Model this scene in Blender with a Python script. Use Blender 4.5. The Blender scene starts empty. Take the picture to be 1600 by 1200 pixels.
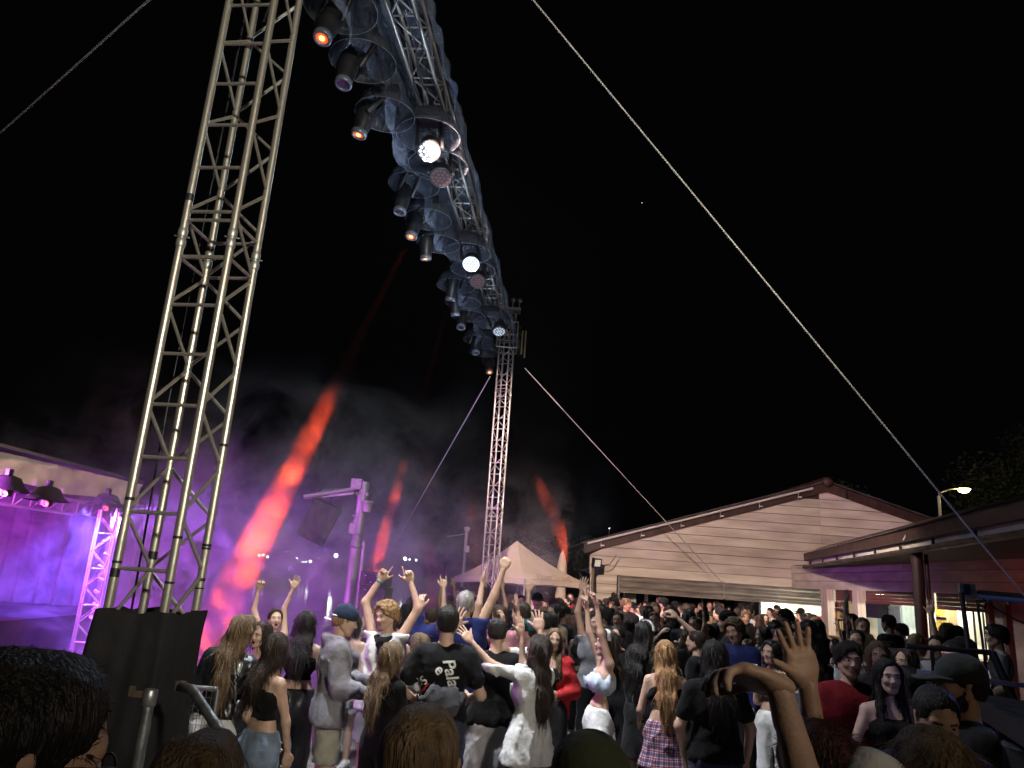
import bpy, bmesh, math, random, time
import numpy as np
from mathutils import Vector, Matrix
T0 = time.time()
random.seed(7)
rng = np.random.RandomState(7)
scene = bpy.context.scene
COL = scene.collection
R = math.radians

# ------------------------------------------------------------------ camera
H, F = 2.1, 1150.0                       # lens height above the ground, focal length in pixels of a 1600 wide frame
TH, RHO = R(14.85), R(4.0)
vf = np.array([0, math.cos(TH), math.sin(TH)]); u0 = np.array([0, -math.sin(TH), math.cos(TH)]); r0 = np.array([1, 0, 0.])
vr = r0 * math.cos(RHO) + u0 * math.sin(RHO)
vu = -r0 * math.sin(RHO) + u0 * math.cos(RHO)
C0 = np.array([0, 0, H])
cam_d = bpy.data.cameras.new('camera'); cam = bpy.data.objects.new('camera', cam_d); COL.objects.link(cam)
m = Matrix.Identity(4)
for i in range(3):
    m[i][0], m[i][1], m[i][2], m[i][3] = vr[i], vu[i], -vf[i], C0[i]
cam.matrix_world = m
cam_d.sensor_width = 36; cam_d.lens = F / 1600 * 36
cam_d.clip_start = .05; cam_d.clip_end = 2000
scene.camera = cam

def ray(x, y): return vf + vr * (x - 800) / F + vu * (600 - y) / F
def W(x, y, Y):
    d = ray(x, y); return C0 + d * (Y / d[1])
def Z(x, y, z):
    d = ray(x, y); return C0 + d * ((z - H) / d[2])
def XW(x, y, X):
    d = ray(x, y); return C0 + d * (X / d[0])

# ------------------------------------------------------------------ night sky, exposure
world = bpy.data.worlds.new('World'); scene.world = world; world.use_nodes = True
bg = world.node_tree.nodes['Background']; bg.inputs[0].default_value = (.35, .38, .5, 1); bg.inputs[1].default_value = .0022
scene.view_settings.view_transform = 'Standard'; scene.view_settings.look = 'None'
scene.view_settings.exposure = 0; scene.view_settings.gamma = 1; scene.view_settings.use_curve_mapping = False
cy = scene.cycles
cy.max_bounces = 6; cy.diffuse_bounces = 2; cy.glossy_bounces = 3; cy.transmission_bounces = 4; cy.volume_bounces = 1
cy.transparent_max_bounces = 12
cy.volume_step_rate = .6; cy.volume_max_steps = 256
cy.sample_clamp_indirect = 4; cy.sample_clamp_direct = 0
cy.use_denoising = True
cy.caustics_reflective = False; cy.caustics_refractive = False
cy.use_light_tree = True

# ------------------------------------------------------------------ lamps of the place
def spot(name, loc, target, power, color, angle, blend=.3, size=.08):
    d = bpy.data.lights.new(name, 'SPOT'); o = bpy.data.objects.new(name, d); COL.objects.link(o)
    d.energy = power; d.color = color; d.spot_size = R(angle); d.spot_blend = blend; d.shadow_soft_size = size
    loc = Vector(loc); o.location = loc
    o.rotation_euler = (Vector(target) - loc).to_track_quat('-Z', 'Y').to_euler()
    return o
def point(name, loc, power, color, size=.1):
    d = bpy.data.lights.new(name, 'POINT'); o = bpy.data.objects.new(name, d); COL.objects.link(o)
    d.energy = power; d.color = color; d.shadow_soft_size = size; o.location = loc; return o

BA, BB = np.array([-2.05, 4.6, 9.1]), np.array([-.3, 21., 9.1])     # ends of the lighting truss
def beam_at(Y): return BA + (BB - BA) * (Y - BA[1]) / (BB[1] - BA[1])
WHITE = (.93, .96, 1.0)
# white LED washes on the truss: the two that show lit, a nearer one out of view, and an added fill to the right
for Y, tx, ty, pw, an in ((9.79, -.6, 6.2, 6600, 46), (13.77, 3.4, 10.0, 3600, 52), (17.87, 7.5, 19, 3200, 62), (5.9, 3.2, 5.6, 1100, 60),
                          (5.6, -.4, 8.0, 5200, 58)):
    b = beam_at(Y); spot('wash_lamp', (b[0] + (.1 if Y < 6 else 0), Y, 8.12), (tx, ty, 0), pw, WHITE, an, .8, .14)
for Y, pw in ((7.4, 14), (9.79, 75), (11.9, 58), (13.77, 70), (16.2, 50), (18.6, 36)):      # added points at and between the LED lamps, imitating their spill on film
    b = beam_at(Y); point('spill_fill', (b[0] + .1, Y - .3, 7.3), pw, (.6, .76, 1.), .2)
RED = (1, .075, .018)
BEAMS = [  # pixel of the lens, target, power, opening
    ((642, 370), W(318, 1010, 8.6), 300000, 3.5),
    ((665, 405), W(672, 900, 15.), 40000, 2.2),
    ((703, 468), W(588, 880, 19.), 600000, 3.0),
    ((710, 492), W(745, 890, 20.), 40000, 3.0),
    ((765, 582), W(885, 850, 16.), 170000, 2.9),
]
for (px, py), t, pw, an in BEAMS:
    l = Z(px, py, 7.93); t = np.array(t); t = l + (t - l) * 1.0
    spot('beam_lamp', l + (t - l) / np.linalg.norm(t - l) * .06, t, pw, RED, an, .35, .05)
# red beams that strike single guests
for Y, t, pw, an in ((6.4, (2.1, 6.6, .55), 700, 7), (7.2, W(661, 985, 8.7), 1500, 3.5), (6.0, W(1100, 1120, 5.6), 260, 6)):
    b = beam_at(Y); spot('beam_lamp', (b[0] - .5, Y, 7.9), tuple(t), pw, (1, .16, .06), an, .5, .05)
# stage lamps (they show under the stage roof)
MAG = (.6, .06, .8); BLU = (.13, .08, 1.0)
for loc, t, pw, c, an in (((-7.3, 10.2, 2.75), (-9.5, 15.5, .8), 700, MAG, 100), ((-7.0, 12.6, 2.75), (-7.6, 13.6, 1.2), 2400, BLU, 90),
                          ((-7.3, 9.2, 2.8), (-4.9, 14., 1.4), 3800, (.6, .08, .8), 78), ((-7.0, 13.4, 2.7), (-3.6, 18., 1.6), 4200, (.45, .12, .95), 84),
                          ((-9.5, 12.5, 2.8), (-10.5, 16.5, 1.), 700, MAG, 120)):
    spot('stage_lamp', loc, t, pw, c, an, .6, .12)
spot('stage_lamp', (-6.95, 8.1, 2.85), (.2, 7.3, .6), 600, (.75, .12, .9), 28, .6, .1)  # added spot for a purple rim on the crowd
spot('red_lamp', (9.7, 12.5, 2.5), (11.2, 14.6, 1.7), 90, (1, .05, .03), 110, .5, .05)  # added unseen red spot that tints the bar's end wall
spot('unseen_warm_lamp', (5., -3.6, 4.4), (.9, 1.9, 1.75), 130, (1, .72, .42), 55, .7, .3)  # added low warm fill for the raised arms and near heads
# unseen warm lamp behind the camera; amber lamp standing in for the stage's wash
spot('unseen_warm_lamp', (5.5, -7., 6.2), (-2.0, 5.5, 6.0), 6000, (1, .92, .76), 50, .7, .3)
spot('unseen_amber_lamp', (-1.6, 8.15, 8.05), (8.5, 27, 3.2), 15500, (1, .69, .55), 58, .5, .1)  # unseen, placed by the truss clear of the smoke, reddens the buildings
spot('unseen_amber_lamp', (-1.9, 6.4, 8.05), (-7.4, 10.8, 3.1), 1200, (1, .45, .38), 40, .6, .1)  # added amber spot that brightens the stage's canvas band
# ------------------------------------------------------------------ materials
MATS = {}
def mat(name, col, rough=.6, metal=0, var=.12, scale=6, bump=.0, bscale=40, spec=.5, stretch=None, emit=None, estr=0, col2=None, sheen=0, coat=0):
    if name in MATS: return MATS[name]
    M = bpy.data.materials.new(name); M.use_nodes = True; nt = M.node_tree; N = nt.nodes; L = nt.links
    b = N['Principled BSDF']; b.inputs['Roughness'].default_value = rough; b.inputs['Metallic'].default_value = metal
    b.inputs['Specular IOR Level'].default_value = spec
    if sheen: b.inputs['Sheen Weight'].default_value = sheen
    if coat: b.inputs['Coat Weight'].default_value = coat
    tc = N.new('ShaderNodeTexCoord'); mp = N.new('ShaderNodeMapping'); L.new(tc.outputs['Object'], mp.inputs[0])
    if stretch: mp.inputs['Scale'].default_value = stretch
    n = N.new('ShaderNodeTexNoise'); n.inputs['Scale'].default_value = scale; n.inputs['Detail'].default_value = 4
    L.new(mp.outputs[0], n.inputs['Vector'])
    mix = N.new('ShaderNodeMix'); mix.data_type = 'RGBA'
    c = list(col); d = list(col2) if col2 else [max(0, x * (1 - 2 * var)) for x in c]
    mix.inputs[6].default_value = (*d, 1); mix.inputs[7].default_value = (*[min(1, x * (1 + var)) for x in c], 1)
    rmp = N.new('ShaderNodeMapRange'); rmp.inputs[1].default_value = .3; rmp.inputs[2].default_value = .7
    L.new(n.outputs[0], rmp.inputs[0]); L.new(rmp.outputs[0], mix.inputs[0]); L.new(mix.outputs[2], b.inputs['Base Color'])
    if bump:
        n2 = N.new('ShaderNodeTexNoise'); n2.inputs['Scale'].default_value = bscale; n2.inputs['Detail'].default_value = 3
        L.new(mp.outputs[0], n2.inputs['Vector'])
        bp = N.new('ShaderNodeBump'); bp.inputs['Strength'].default_value = bump; bp.inputs['Distance'].default_value = .02
        L.new(n2.outputs[0], bp.inputs['Height']); L.new(bp.outputs[0], b.inputs['Normal'])
    if emit:
        b.inputs['Emission Color'].default_value = (*emit, 1); b.inputs['Emission Strength'].default_value = estr
    MATS[name] = M; return M
def fabric(name, col, rough=.85, **k): return mat('fabric_' + name, col, rough, bump=.3, bscale=30, scale=9, spec=.16, sheen=.04, **k)
def hairm(name, col, col2=None):
    return mat('hair_' + name, col, .5, var=.3, scale=1.0, bump=.8, bscale=3.2, stretch=(45, 45, 5), col2=col2, spec=.35)
ALU = mat('aluminium', (.66, .62, .54), .3, .72, var=.3, scale=14, bump=.12, bscale=70)
ALU_DULL = mat('aluminium_dull', (.42, .41, .39), .42, .6, var=.2, scale=14, bump=.1, bscale=50)
STEEL = mat('galvanised_steel', (.36, .37, .38), .4, .8, var=.25, scale=12, bump=.1)
BLACKM = mat('black_paint', (.018, .018, .02), .42, 0, var=.25, scale=8, bump=.1)
BLACKCLOTH = mat('black_molton', (.011, .010, .012), .92, 0, var=.35, scale=3, bump=.5, bscale=9)
def plastic_film(name, alpha, tint):
    M = bpy.data.materials.new(name); M.use_nodes = True; nt = M.node_tree; N = nt.nodes; L = nt.links
    b = N['Principled BSDF']; b.inputs['Base Color'].default_value = (*tint, 1); b.inputs['Roughness'].default_value = .2
    tc = N.new('ShaderNodeTexCoord'); n = N.new('ShaderNodeTexNoise'); n.inputs['Scale'].default_value = 3.2; n.inputs['Detail'].default_value = 4
    n.inputs['Distortion'].default_value = 2.6
    L.new(tc.outputs['Object'], n.inputs['Vector'])
    bp = N.new('ShaderNodeBump'); bp.inputs['Strength'].default_value = 1; bp.inputs['Distance'].default_value = .06
    L.new(n.outputs[0], bp.inputs['Height']); L.new(bp.outputs[0], b.inputs['Normal'])
    r = N.new('ShaderNodeMapRange'); r.inputs[1].default_value = .35; r.inputs[2].default_value = .7
    r.inputs[3].default_value = alpha * .55; r.inputs[4].default_value = min(1, alpha * 1.5)
    L.new(n.outputs[0], r.inputs[0]); L.new(r.outputs[0], b.inputs['Alpha'])
    MATS[name] = M; return M
FILM = plastic_film('clear_rain_film', .3, (.34, .4, .52))
DOME = plastic_film('smoked_dome', .85, (.05, .055, .07)); DRIM = mat('dome_rim', (.12, .13, .16), .3)

# ------------------------------------------------------------------ object helpers
def tag(o, label=None, cat=None, group=None, kind=None):
    if label: o['label'] = label
    if cat: o['category'] = cat
    if group: o['group'] = group
    if kind: o['kind'] = kind
    return o
def empty(name, loc, label=None, cat=None, group=None, rz=0):
    o = bpy.data.objects.new(name, None); COL.objects.link(o); o.location = Vector(loc); o.rotation_euler.z = rz
    o.empty_display_size = .1
    return tag(o, label, cat, group)
def link(name, me, parent=None, mats=()):
    o = bpy.data.objects.new(name, me); COL.objects.link(o)
    for mm in mats: me.materials.append(mm)
    if parent is not None: o.parent = parent
    return o
def mesh(name, v, f, parent=None, m=None, smooth=False, loc=None):
    me = bpy.data.meshes.new(name)
    v = np.asarray(v, float)
    if loc is not None: v = v - np.asarray(loc, float)
    me.from_pydata([tuple(p) for p in v], [], [tuple(int(i) for i in q) for q in f])
    if smooth: me.polygons.foreach_set('use_smooth', [True] * len(me.polygons))
    me.update()
    o = link(name, me, parent, [m] if m else [])
    if loc is not None: o.location = Vector(loc)
    return o
def unit_mesh(kind):
    key = 'unit_' + kind
    if key in bpy.data.meshes: return bpy.data.meshes[key]
    bm = bmesh.new()
    if kind == 'rod':
        bmesh.ops.create_cone(bm, cap_ends=True, segments=12, radius1=1, radius2=1, depth=1, matrix=Matrix.Translation((0, 0, .5)))
        for f in bm.faces: f.smooth = len(f.verts) == 4
    if kind == 'rod6':
        bmesh.ops.create_cone(bm, cap_ends=True, segments=6, radius1=1, radius2=1, depth=1, matrix=Matrix.Translation((0, 0, .5)))
        for f in bm.faces: f.smooth = len(f.verts) == 4
    if kind == 'box':
        bmesh.ops.create_cube(bm, size=1)
        bmesh.ops.bevel(bm, geom=bm.edges[:], offset=.02, segments=1, affect='EDGES')
    if kind == 'disc':
        bmesh.ops.create_circle(bm, cap_ends=True, segments=16, radius=1)
    me = bpy.data.meshes.new(key); bm.to_mesh(me); bm.free(); return me
_UM = {}
def unit(kind, m):
    k = (kind, m.name)
    if k not in _UM:
        me = unit_mesh(kind).copy(); me.name = kind + '_' + m.name; me.materials.append(m); _UM[k] = me
    return _UM[k]
def rod(name, a, b, r, m, parent=None, kind='rod'):
    """a straight tube between two points given in the parent's frame"""
    a = Vector(a); b = Vector(b); d = b - a
    o = bpy.data.objects.new(name, unit(kind, m)); COL.objects.link(o)
    if parent is not None: o.parent = parent
    o.location = a; o.rotation_mode = 'QUATERNION'; o.rotation_quaternion = d.to_track_quat('Z', 'Y'); o.scale = (r, r, d.length)
    return o
def box(name, c, s, m, parent=None, rot=(0, 0, 0)):
    o = bpy.data.objects.new(name, unit('box', m)); COL.objects.link(o)
    if parent is not None: o.parent = parent
    o.location = Vector(c); o.scale = s; o.rotation_euler = rot; return o
def lathe(name, prof, m, parent=None, seg=24, loc=(0, 0, 0), cap=False, q=None, thick=0):
    v = []; f = []
    n = len(prof)
    for r_, z in prof:
        for k in range(seg):
            a = 2 * math.pi * k / seg; v.append((r_ * math.cos(a), r_ * math.sin(a), z))
    for i in range(n - 1):
        for k in range(seg):
            k2 = (k + 1) % seg; f.append((i * seg + k, i * seg + k2, (i + 1) * seg + k2, (i + 1) * seg + k))
    if cap: f.append(tuple(range(seg))[::-1]); f.append(tuple((n - 1) * seg + k for k in range(seg)))
    o = mesh(name, v, f, parent, m, True); o.location = Vector(loc)
    if q is not None: o.rotation_mode = 'QUATERNION'; o.rotation_quaternion = q
    return o
def tube_path(name, pts, r, m, parent=None, seg=8):
    pts = [Vector(p) for p in pts]; v = []; f = []
    for i, p in enumerate(pts):
        d = (pts[min(i + 1, len(pts) - 1)] - pts[max(i - 1, 0)]).normalized(); qq = d.to_track_quat('Z', 'Y')
        for k in range(seg):
            a = 2 * math.pi * k / seg; v.append(tuple(p + qq @ Vector((r * math.cos(a), r * math.sin(a), 0))))
    for i in range(len(pts) - 1):
        for k in range(seg):
            k2 = (k + 1) % seg; f.append((i * seg + k, i * seg + k2, (i + 1) * seg + k2, (i + 1) * seg + k))
    f.append(tuple(range(seg))[::-1]); f.append(tuple((len(pts) - 1) * seg + k for k in range(seg)))
    return mesh(name, v, f, parent, m, True)
def multi_box(name, boxes, m, parent=None):
    """several boxes (centre, size) as one mesh"""
    v = []; f = []
    for c, s in boxes:
        b = len(v)
        for sx in (-.5, .5):
            for sy in (-.5, .5):
                for sz in (-.5, .5): v.append((c[0] + sx * s[0], c[1] + sy * s[1], c[2] + sz * s[2]))
        f += [tuple(b + i for i in q) for q in ((0, 1, 3, 2), (4, 6, 7, 5), (0, 4, 5, 1), (2, 3, 7, 6), (0, 2, 6, 4), (1, 5, 7, 3))]
    return mesh(name, v, f, parent, m)
def copy_tree(o, parent=None):
    c = o.copy(); COL.objects.link(c)
    if parent is not None: c.parent = parent
    for ch in list(o.children): copy_tree(ch, c)
    return c
# ------------------------------------------------------------------ bodies, clothes and hair grown from distance fields
_ED = [(0, 1), (2, 3), (4, 5), (6, 7), (0, 2), (1, 3), (4, 6), (5, 7), (0, 4), (1, 5), (2, 6), (3, 7)]
_CO = np.array([(i >> 2 & 1, i >> 1 & 1, i & 1) for i in range(8)])
def surface(V, org, h):
    S = V < 0
    nx, ny, nz = V.shape
    acc = np.zeros((nx - 1, ny - 1, nz - 1), np.int8)
    for c in _CO: acc += S[c[0]:nx - 1 + c[0], c[1]:ny - 1 + c[1], c[2]:nz - 1 + c[2]]
    act = (acc > 0) & (acc < 8)
    I = np.argwhere(act); n = len(I)
    idm = -np.ones(act.shape, np.int64); idm[act] = np.arange(n)
    vals = np.stack([V[I[:, 0] + c[0], I[:, 1] + c[1], I[:, 2] + c[2]] for c in _CO])
    pos = np.zeros((n, 3)); cnt = np.zeros(n)
    for a, b in _ED:
        va, vb = vals[a], vals[b]; mk = (va < 0) != (vb < 0)
        t = np.where(mk, va / np.where(mk, va - vb, 1), 0)[:, None]
        pos += np.where(mk[:, None], _CO[a] + t * (_CO[b] - _CO[a]), 0); cnt += mk
    verts = (I + pos / cnt[:, None]) * h + org
    faces = []
    for ax in range(3):
        sl = [slice(1, -1)] * 3; sl[ax] = slice(0, -1); s2 = list(sl); s2[ax] = slice(1, None)
        A, B = S[tuple(sl)], S[tuple(s2)]
        for flip, mk in ((0, A & ~B), (1, ~A & B)):
            J = np.argwhere(mk)
            if not len(J): continue
            for k in range(3):
                if k != ax: J[:, k] += 1
            u, w = [(1, 2), (2, 0), (0, 1)][ax]
            def g(du, dw):
                K = J.copy(); K[:, u] += du; K[:, w] += dw; return idm[K[:, 0], K[:, 1], K[:, 2]]
            q = np.stack([g(-1, -1), g(0, -1), g(0, 0), g(-1, 0)], 1)
            faces.append(q[:, ::-1] if flip else q)
    faces = np.concatenate(faces)
    return verts, faces
class Sdf:
    def __init__(s): s.p = []; s.cuts = []; s.sub = []
    def cone(s, a, b, ra, rb=None, k=.03, sc=None, rot=None):
        """tapered capsule a-b; sc squeezes it along its own x, y, z (rot: columns = its axes)"""
        s.p.append((np.array(a, float), np.array(b, float), ra, ra if rb is None else rb, k, None if sc is None else np.array(sc, float), rot)); return s
    def ball(s, c, r, k=.02, sc=None, rot=None): return s.cone(c, c, r, r, k, sc, rot)
    def cut(s, n, c): n = np.array(n, float); s.cuts.append((n / np.linalg.norm(n), c / np.linalg.norm(n))); return s
    def hole(s, a, b, ra, rb, k=.01): s.sub.append((np.array(a, float), np.array(b, float), ra, rb, k)); return s
    @staticmethod
    def _d(P, a, b, ra, rb, sc, rot):
        pa = P - a; ba = b - a
        if rot is not None: pa = pa @ rot; ba = ba @ rot
        if sc is not None: pa = pa / sc; ba = ba / sc
        L = float(ba @ ba)
        if L < 1e-9: return (np.sqrt((pa * pa).sum(-1)) - ra) * (sc.min() if sc is not None else 1)
        t = np.clip((pa @ ba) / L, 0, 1)
        q = pa - t[..., None] * ba
        return (np.sqrt((q * q).sum(-1)) - (ra + (rb - ra) * t)) * (min(1, sc.min()) if sc is not None else 1)
    def mesh(s, h, post=None):
        lo = np.array([1e9] * 3); hi = -lo
        bb = []
        for a, b, ra, rb, k, sc, rot in s.p:
            r = max(ra, rb) * (max(1, sc.max()) if sc is not None else 1)
            l = np.minimum(a, b) - r; g = np.maximum(a, b) + r; bb.append((l, g)); lo = np.minimum(lo, l); hi = np.maximum(hi, g)
        lo -= 3 * h; hi += 3 * h
        n = np.ceil((hi - lo) / h).astype(int) + 1
        V = np.full(n, .3)
        ax = [lo[i] + h * np.arange(n[i]) for i in range(3)]
        for (a, b, ra, rb, k, sc, rot), (l, g) in zip(s.p, bb):
            pad = k + 4 * h
            i0 = np.maximum(0, ((l - pad - lo) / h).astype(int)); i1 = np.minimum(n, np.ceil((g + pad - lo) / h).astype(int) + 1)
            sl = tuple(slice(i0[i], i1[i]) for i in range(3))
            P = np.stack(np.meshgrid(*[ax[i][sl[i]] for i in range(3)], indexing='ij'), -1)
            d = s._d(P, a, b, ra, rb, sc, rot); v = V[sl]
            w = np.clip(.5 + .5 * (v - d) / k, 0, 1)
            V[sl] = v * (1 - w) + d * w - k * w * (1 - w)
        for a, b, ra, rb, k in s.sub:
            r = max(ra, rb) + 4 * h; l = np.minimum(a, b) - r; g = np.maximum(a, b) + r
            i0 = np.maximum(0, ((l - lo) / h).astype(int)); i1 = np.minimum(n, np.maximum(0, np.ceil((g - lo) / h).astype(int) + 1))
            if (i1 <= i0).any(): continue
            sl = tuple(slice(i0[i], i1[i]) for i in range(3))
            P = np.stack(np.meshgrid(*[ax[i][sl[i]] for i in range(3)], indexing='ij'), -1)
            V[sl] = np.maximum(V[sl], -s._d(P, a, b, ra, rb, None, None))
        near = np.abs(V) < .09
        P = np.stack(np.meshgrid(*ax, indexing='ij'), -1)[near]
        if post is not None: V[near] = V[near] + post(P)
        for nn, c in s.cuts:
            if near.any():
                V[near] = np.maximum(V[near], P @ nn - c)
                far = (~near) & (V < 0)
                if far.any():
                    Q = np.stack(np.meshgrid(*ax, indexing='ij'), -1)[far]; V[far] = np.maximum(V[far], Q @ nn - c)
        V[0] = V[-1] = .3; V[:, 0] = V[:, -1] = .3; V[:, :, 0] = V[:, :, -1] = .3
        return surface(V, lo, h)
def folds(amp, seed=0, f=16):
    rs = np.random.RandomState(seed); D = rs.randn(6, 3) * np.array([1, 1, .4]); D /= np.linalg.norm(D, axis=1)[:, None]; ph = rs.rand(6) * 6.28
    def fn(P):
        w = 1.6 * np.sin(P @ (D[3] * 7) + ph[3]) + 1.1 * np.sin(P @ (D[4] * 12) + ph[4]) + .9 * np.sin(P[:, 2] * 9 + ph[5])
        gate = .55 + .45 * np.sin(P @ np.array((3., 4., 7.)) + ph[5] + w * .5)
        r = np.zeros(len(P))
        for i, ff in enumerate((f, f * 1.8, f * 3.1)):
            x = np.sin(P @ (D[i] * ff) + ph[i] + w); r += (1 - np.abs(x)) ** 3 / (1 + i * .5) * (gate if i else 1)
        return -amp * (r - .15) * 1.6
    return fn
def strands(amp, seed=0, f=130, wave=0):
    ph = np.random.RandomState(seed).rand(4) * 6.28
    def fn(P):
        a = P[:, 0] + .35 * P[:, 1]
        w = np.sin(P[:, 2] * 14 + ph[0] + P[:, 0] * 20) * (1 + wave * 3) + np.sin(P[:, 2] * 31 + ph[1]) * (.4 + wave)
        return amp * (np.sin(a * f + w + ph[2]) * .6 + np.sin(a * f * .43 + w * .7 + ph[3]) + .5 * np.sin(P[:, 1] * 90 + w))
    return fn
def curls(amp):
    def fn(P): return -amp * (np.sin(P[:, 0] * 170 + 2 * np.sin(P[:, 2] * 60)) * np.sin(P[:, 1] * 150 + 2 * np.sin(P[:, 0] * 55)) + np.sin(P[:, 2] * 160 + 2 * np.sin(P[:, 1] * 70)) * .8)
    return fn
def ribbons(v, f, n, ln, w, hr, seed, kind):
    rs = np.random.RandomState(seed + 300); fi = rs.randint(0, len(f), n); q = v[f[fi]]
    c = q.mean(1); nr = np.cross(q[:, 2] - q[:, 0], q[:, 3] - q[:, 1]); nr /= np.linalg.norm(nr, axis=1)[:, None] + 1e-9
    g = np.tile(np.array((0, 0, -1.)), (n, 1)) if kind not in ('short', 'buzz', 'mop', 'curly') else np.tile(hr @ np.array((.25, .35 if kind == 'short' else -.1, -.35)), (n, 1)) + rs.randn(n, 3) * (.3 if kind != 'curly' else 1.)
    g = g + rs.randn(n, 3) * .12; t = g - nr * (g * nr).sum(1)[:, None]; t /= np.linalg.norm(t, axis=1)[:, None] + 1e-9
    sd = np.cross(nr, t); L_ = ln * (.4 + .9 * rs.rand(n, 1)); lift = L_ * (rs.rand(n, 1) * .16 + .01) * (2.2 if kind in ('curly', 'mop') else 1)
    k = 4; V = []
    cur = sd * (rs.randn(n, 1) * L_ * .12)
    for i in range(k):
        s_ = i / (k - 1); p = c - nr * .002 + t * L_ * s_ + nr * lift * s_ ** 1.3 + cur * math.sin(s_ * 3.1)
        ww = w * (1 - .75 * s_); V += [p - sd * ww, p + sd * ww]
    V = np.stack(V, 1).reshape(-1, 3); b = (np.arange(n) * 2 * k)[:, None]
    F_ = np.concatenate([b + np.array((2 * i, 2 * i + 1, 2 * i + 3, 2 * i + 2)) for i in range(k - 1)])
    return V, F_
def build(name, parts, mats, parent=None):
    """join several (verts, faces, material index array or int) into one mesh object"""
    vs = []; fs = []; ms = []; o = 0
    for v, f, mi in parts:
        vs.append(v); fs.append(f + o); o += len(v); ms.append(np.full(len(f), mi) if np.isscalar(mi) else mi)
    v = np.concatenate(vs); f = np.concatenate(fs); mi = np.concatenate(ms).astype(np.int32)
    me = bpy.data.meshes.new(name)
    me.vertices.add(len(v)); me.vertices.foreach_set('co', v.astype(np.float32).ravel())
    me.loops.add(f.size); me.loops.foreach_set('vertex_index', f.astype(np.int32).ravel())
    me.polygons.add(len(f)); me.polygons.foreach_set('loop_start', np.arange(0, f.size, 4, dtype=np.int32))
    me.polygons.foreach_set('material_index', mi); me.polygons.foreach_set('use_smooth', np.ones(len(f), bool))
    for mm in mats: me.materials.append(mm)
    me.update(calc_edges=True)
    ob = bpy.data.objects.new(name, me); COL.objects.link(ob)
    if parent is not None: ob.parent = parent
    return ob

# head: origin in the middle of the skull, face towards +y
def make_head(fem, laugh, h):
    s = Sdf()
    s.cone((0, -.022, .03), (0, .012, .035), .078, .074, k=.02, sc=(.96, 1, 1.02))
    s.ball((0, .03, -.035), .058, k=.04, sc=(.95, 1, 1.15))                       # face
    s.cone((0, .045, -.085), (0, .058, -.098), .026 if fem else .031, .019, k=.03)  # chin
    for x in (-1, 1):
        s.cone((x * .052, -.005, -.045), (x * .02, .05, -.09), .022 if fem else .026, .018, k=.03)   # jaw
        s.ball((x * .036, .06, -.025), .022, k=.025)                              # cheek
        s.cone((x * .012, .083, .022), (x * .044, .072, .022), .009, .008, k=.02)  # brow
        s.cone((x * .074, -.006, -.03), (x * .079, -.014, .012), .009, .013, k=.006, sc=(.55, 1, 1))  # ear
    s.cone((0, .083, .008), (0, .104, -.028), .007, .011, k=.014)                 # nose
    for x in (-1, 1): s.ball((x * .011, .093, -.033), .008, k=.008)
    for z in (-.056, -.067 if not laugh else -.078): s.cone((-.016, .083, z), (.016, .083, z), .0065, k=.008, sc=(1, 1, .8))
    for x in (-1, 1): s.hole((x * .024, .101, .004), (x * .038, .096, .003), .015, .014)
    if laugh: s.hole((-.012, .092, -.066), (.012, .092, -.066), .011, .011)
    v, f = s.mesh(h)
    c = v[f].mean(1)
    mi = np.zeros(len(f), int)
    lip = (np.abs(c[:, 0]) < .023) & (c[:, 1] > .076) & (c[:, 2] < -.051) & (c[:, 2] > (-.073 if not laugh else -.086))
    mi[lip] = 1
    if laugh: mi[lip & (np.abs(c[:, 0]) < .018) & (c[:, 2] < -.058) & (c[:, 2] > -.078) & (c[:, 1] < .088)] = 2
    br = (np.abs(np.abs(c[:, 0]) - .03) < .017) & (c[:, 1] > .06) & (np.abs(c[:, 2] - .0225 + .02 * (np.abs(c[:, 0]) - .03)) < .0036)
    mi[br] = 3
    parts = [(v, f, mi)]
    for x in (-1, 1):
        e = Sdf().ball((x * .031, .0765, .003), .0115).mesh(.003); ce = e[0][e[1]].mean(1)
        ei = np.where((ce[:, 1] > .0855) & (np.abs(ce[:, 0] - x * .031) < .0056) & (np.abs(ce[:, 2] - .003) < .0056), 2, 4)
        ei[(ce[:, 2] > .0085)] = 0
        parts.append((e[0], e[1], ei))
    vs = np.concatenate([p[0] for p in parts]); o = 0; fs = []
    for p in parts: fs.append(p[1] + o); o += len(p[0])
    return vs, np.concatenate(fs), np.concatenate([p[2] for p in parts])
HEADS = {}
def head(fem, laugh, fine):
    k = (fem, laugh, fine)
    if k not in HEADS: HEADS[k] = make_head(fem, laugh, .0055 if fine else .0085)
    return HEADS[k]
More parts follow.
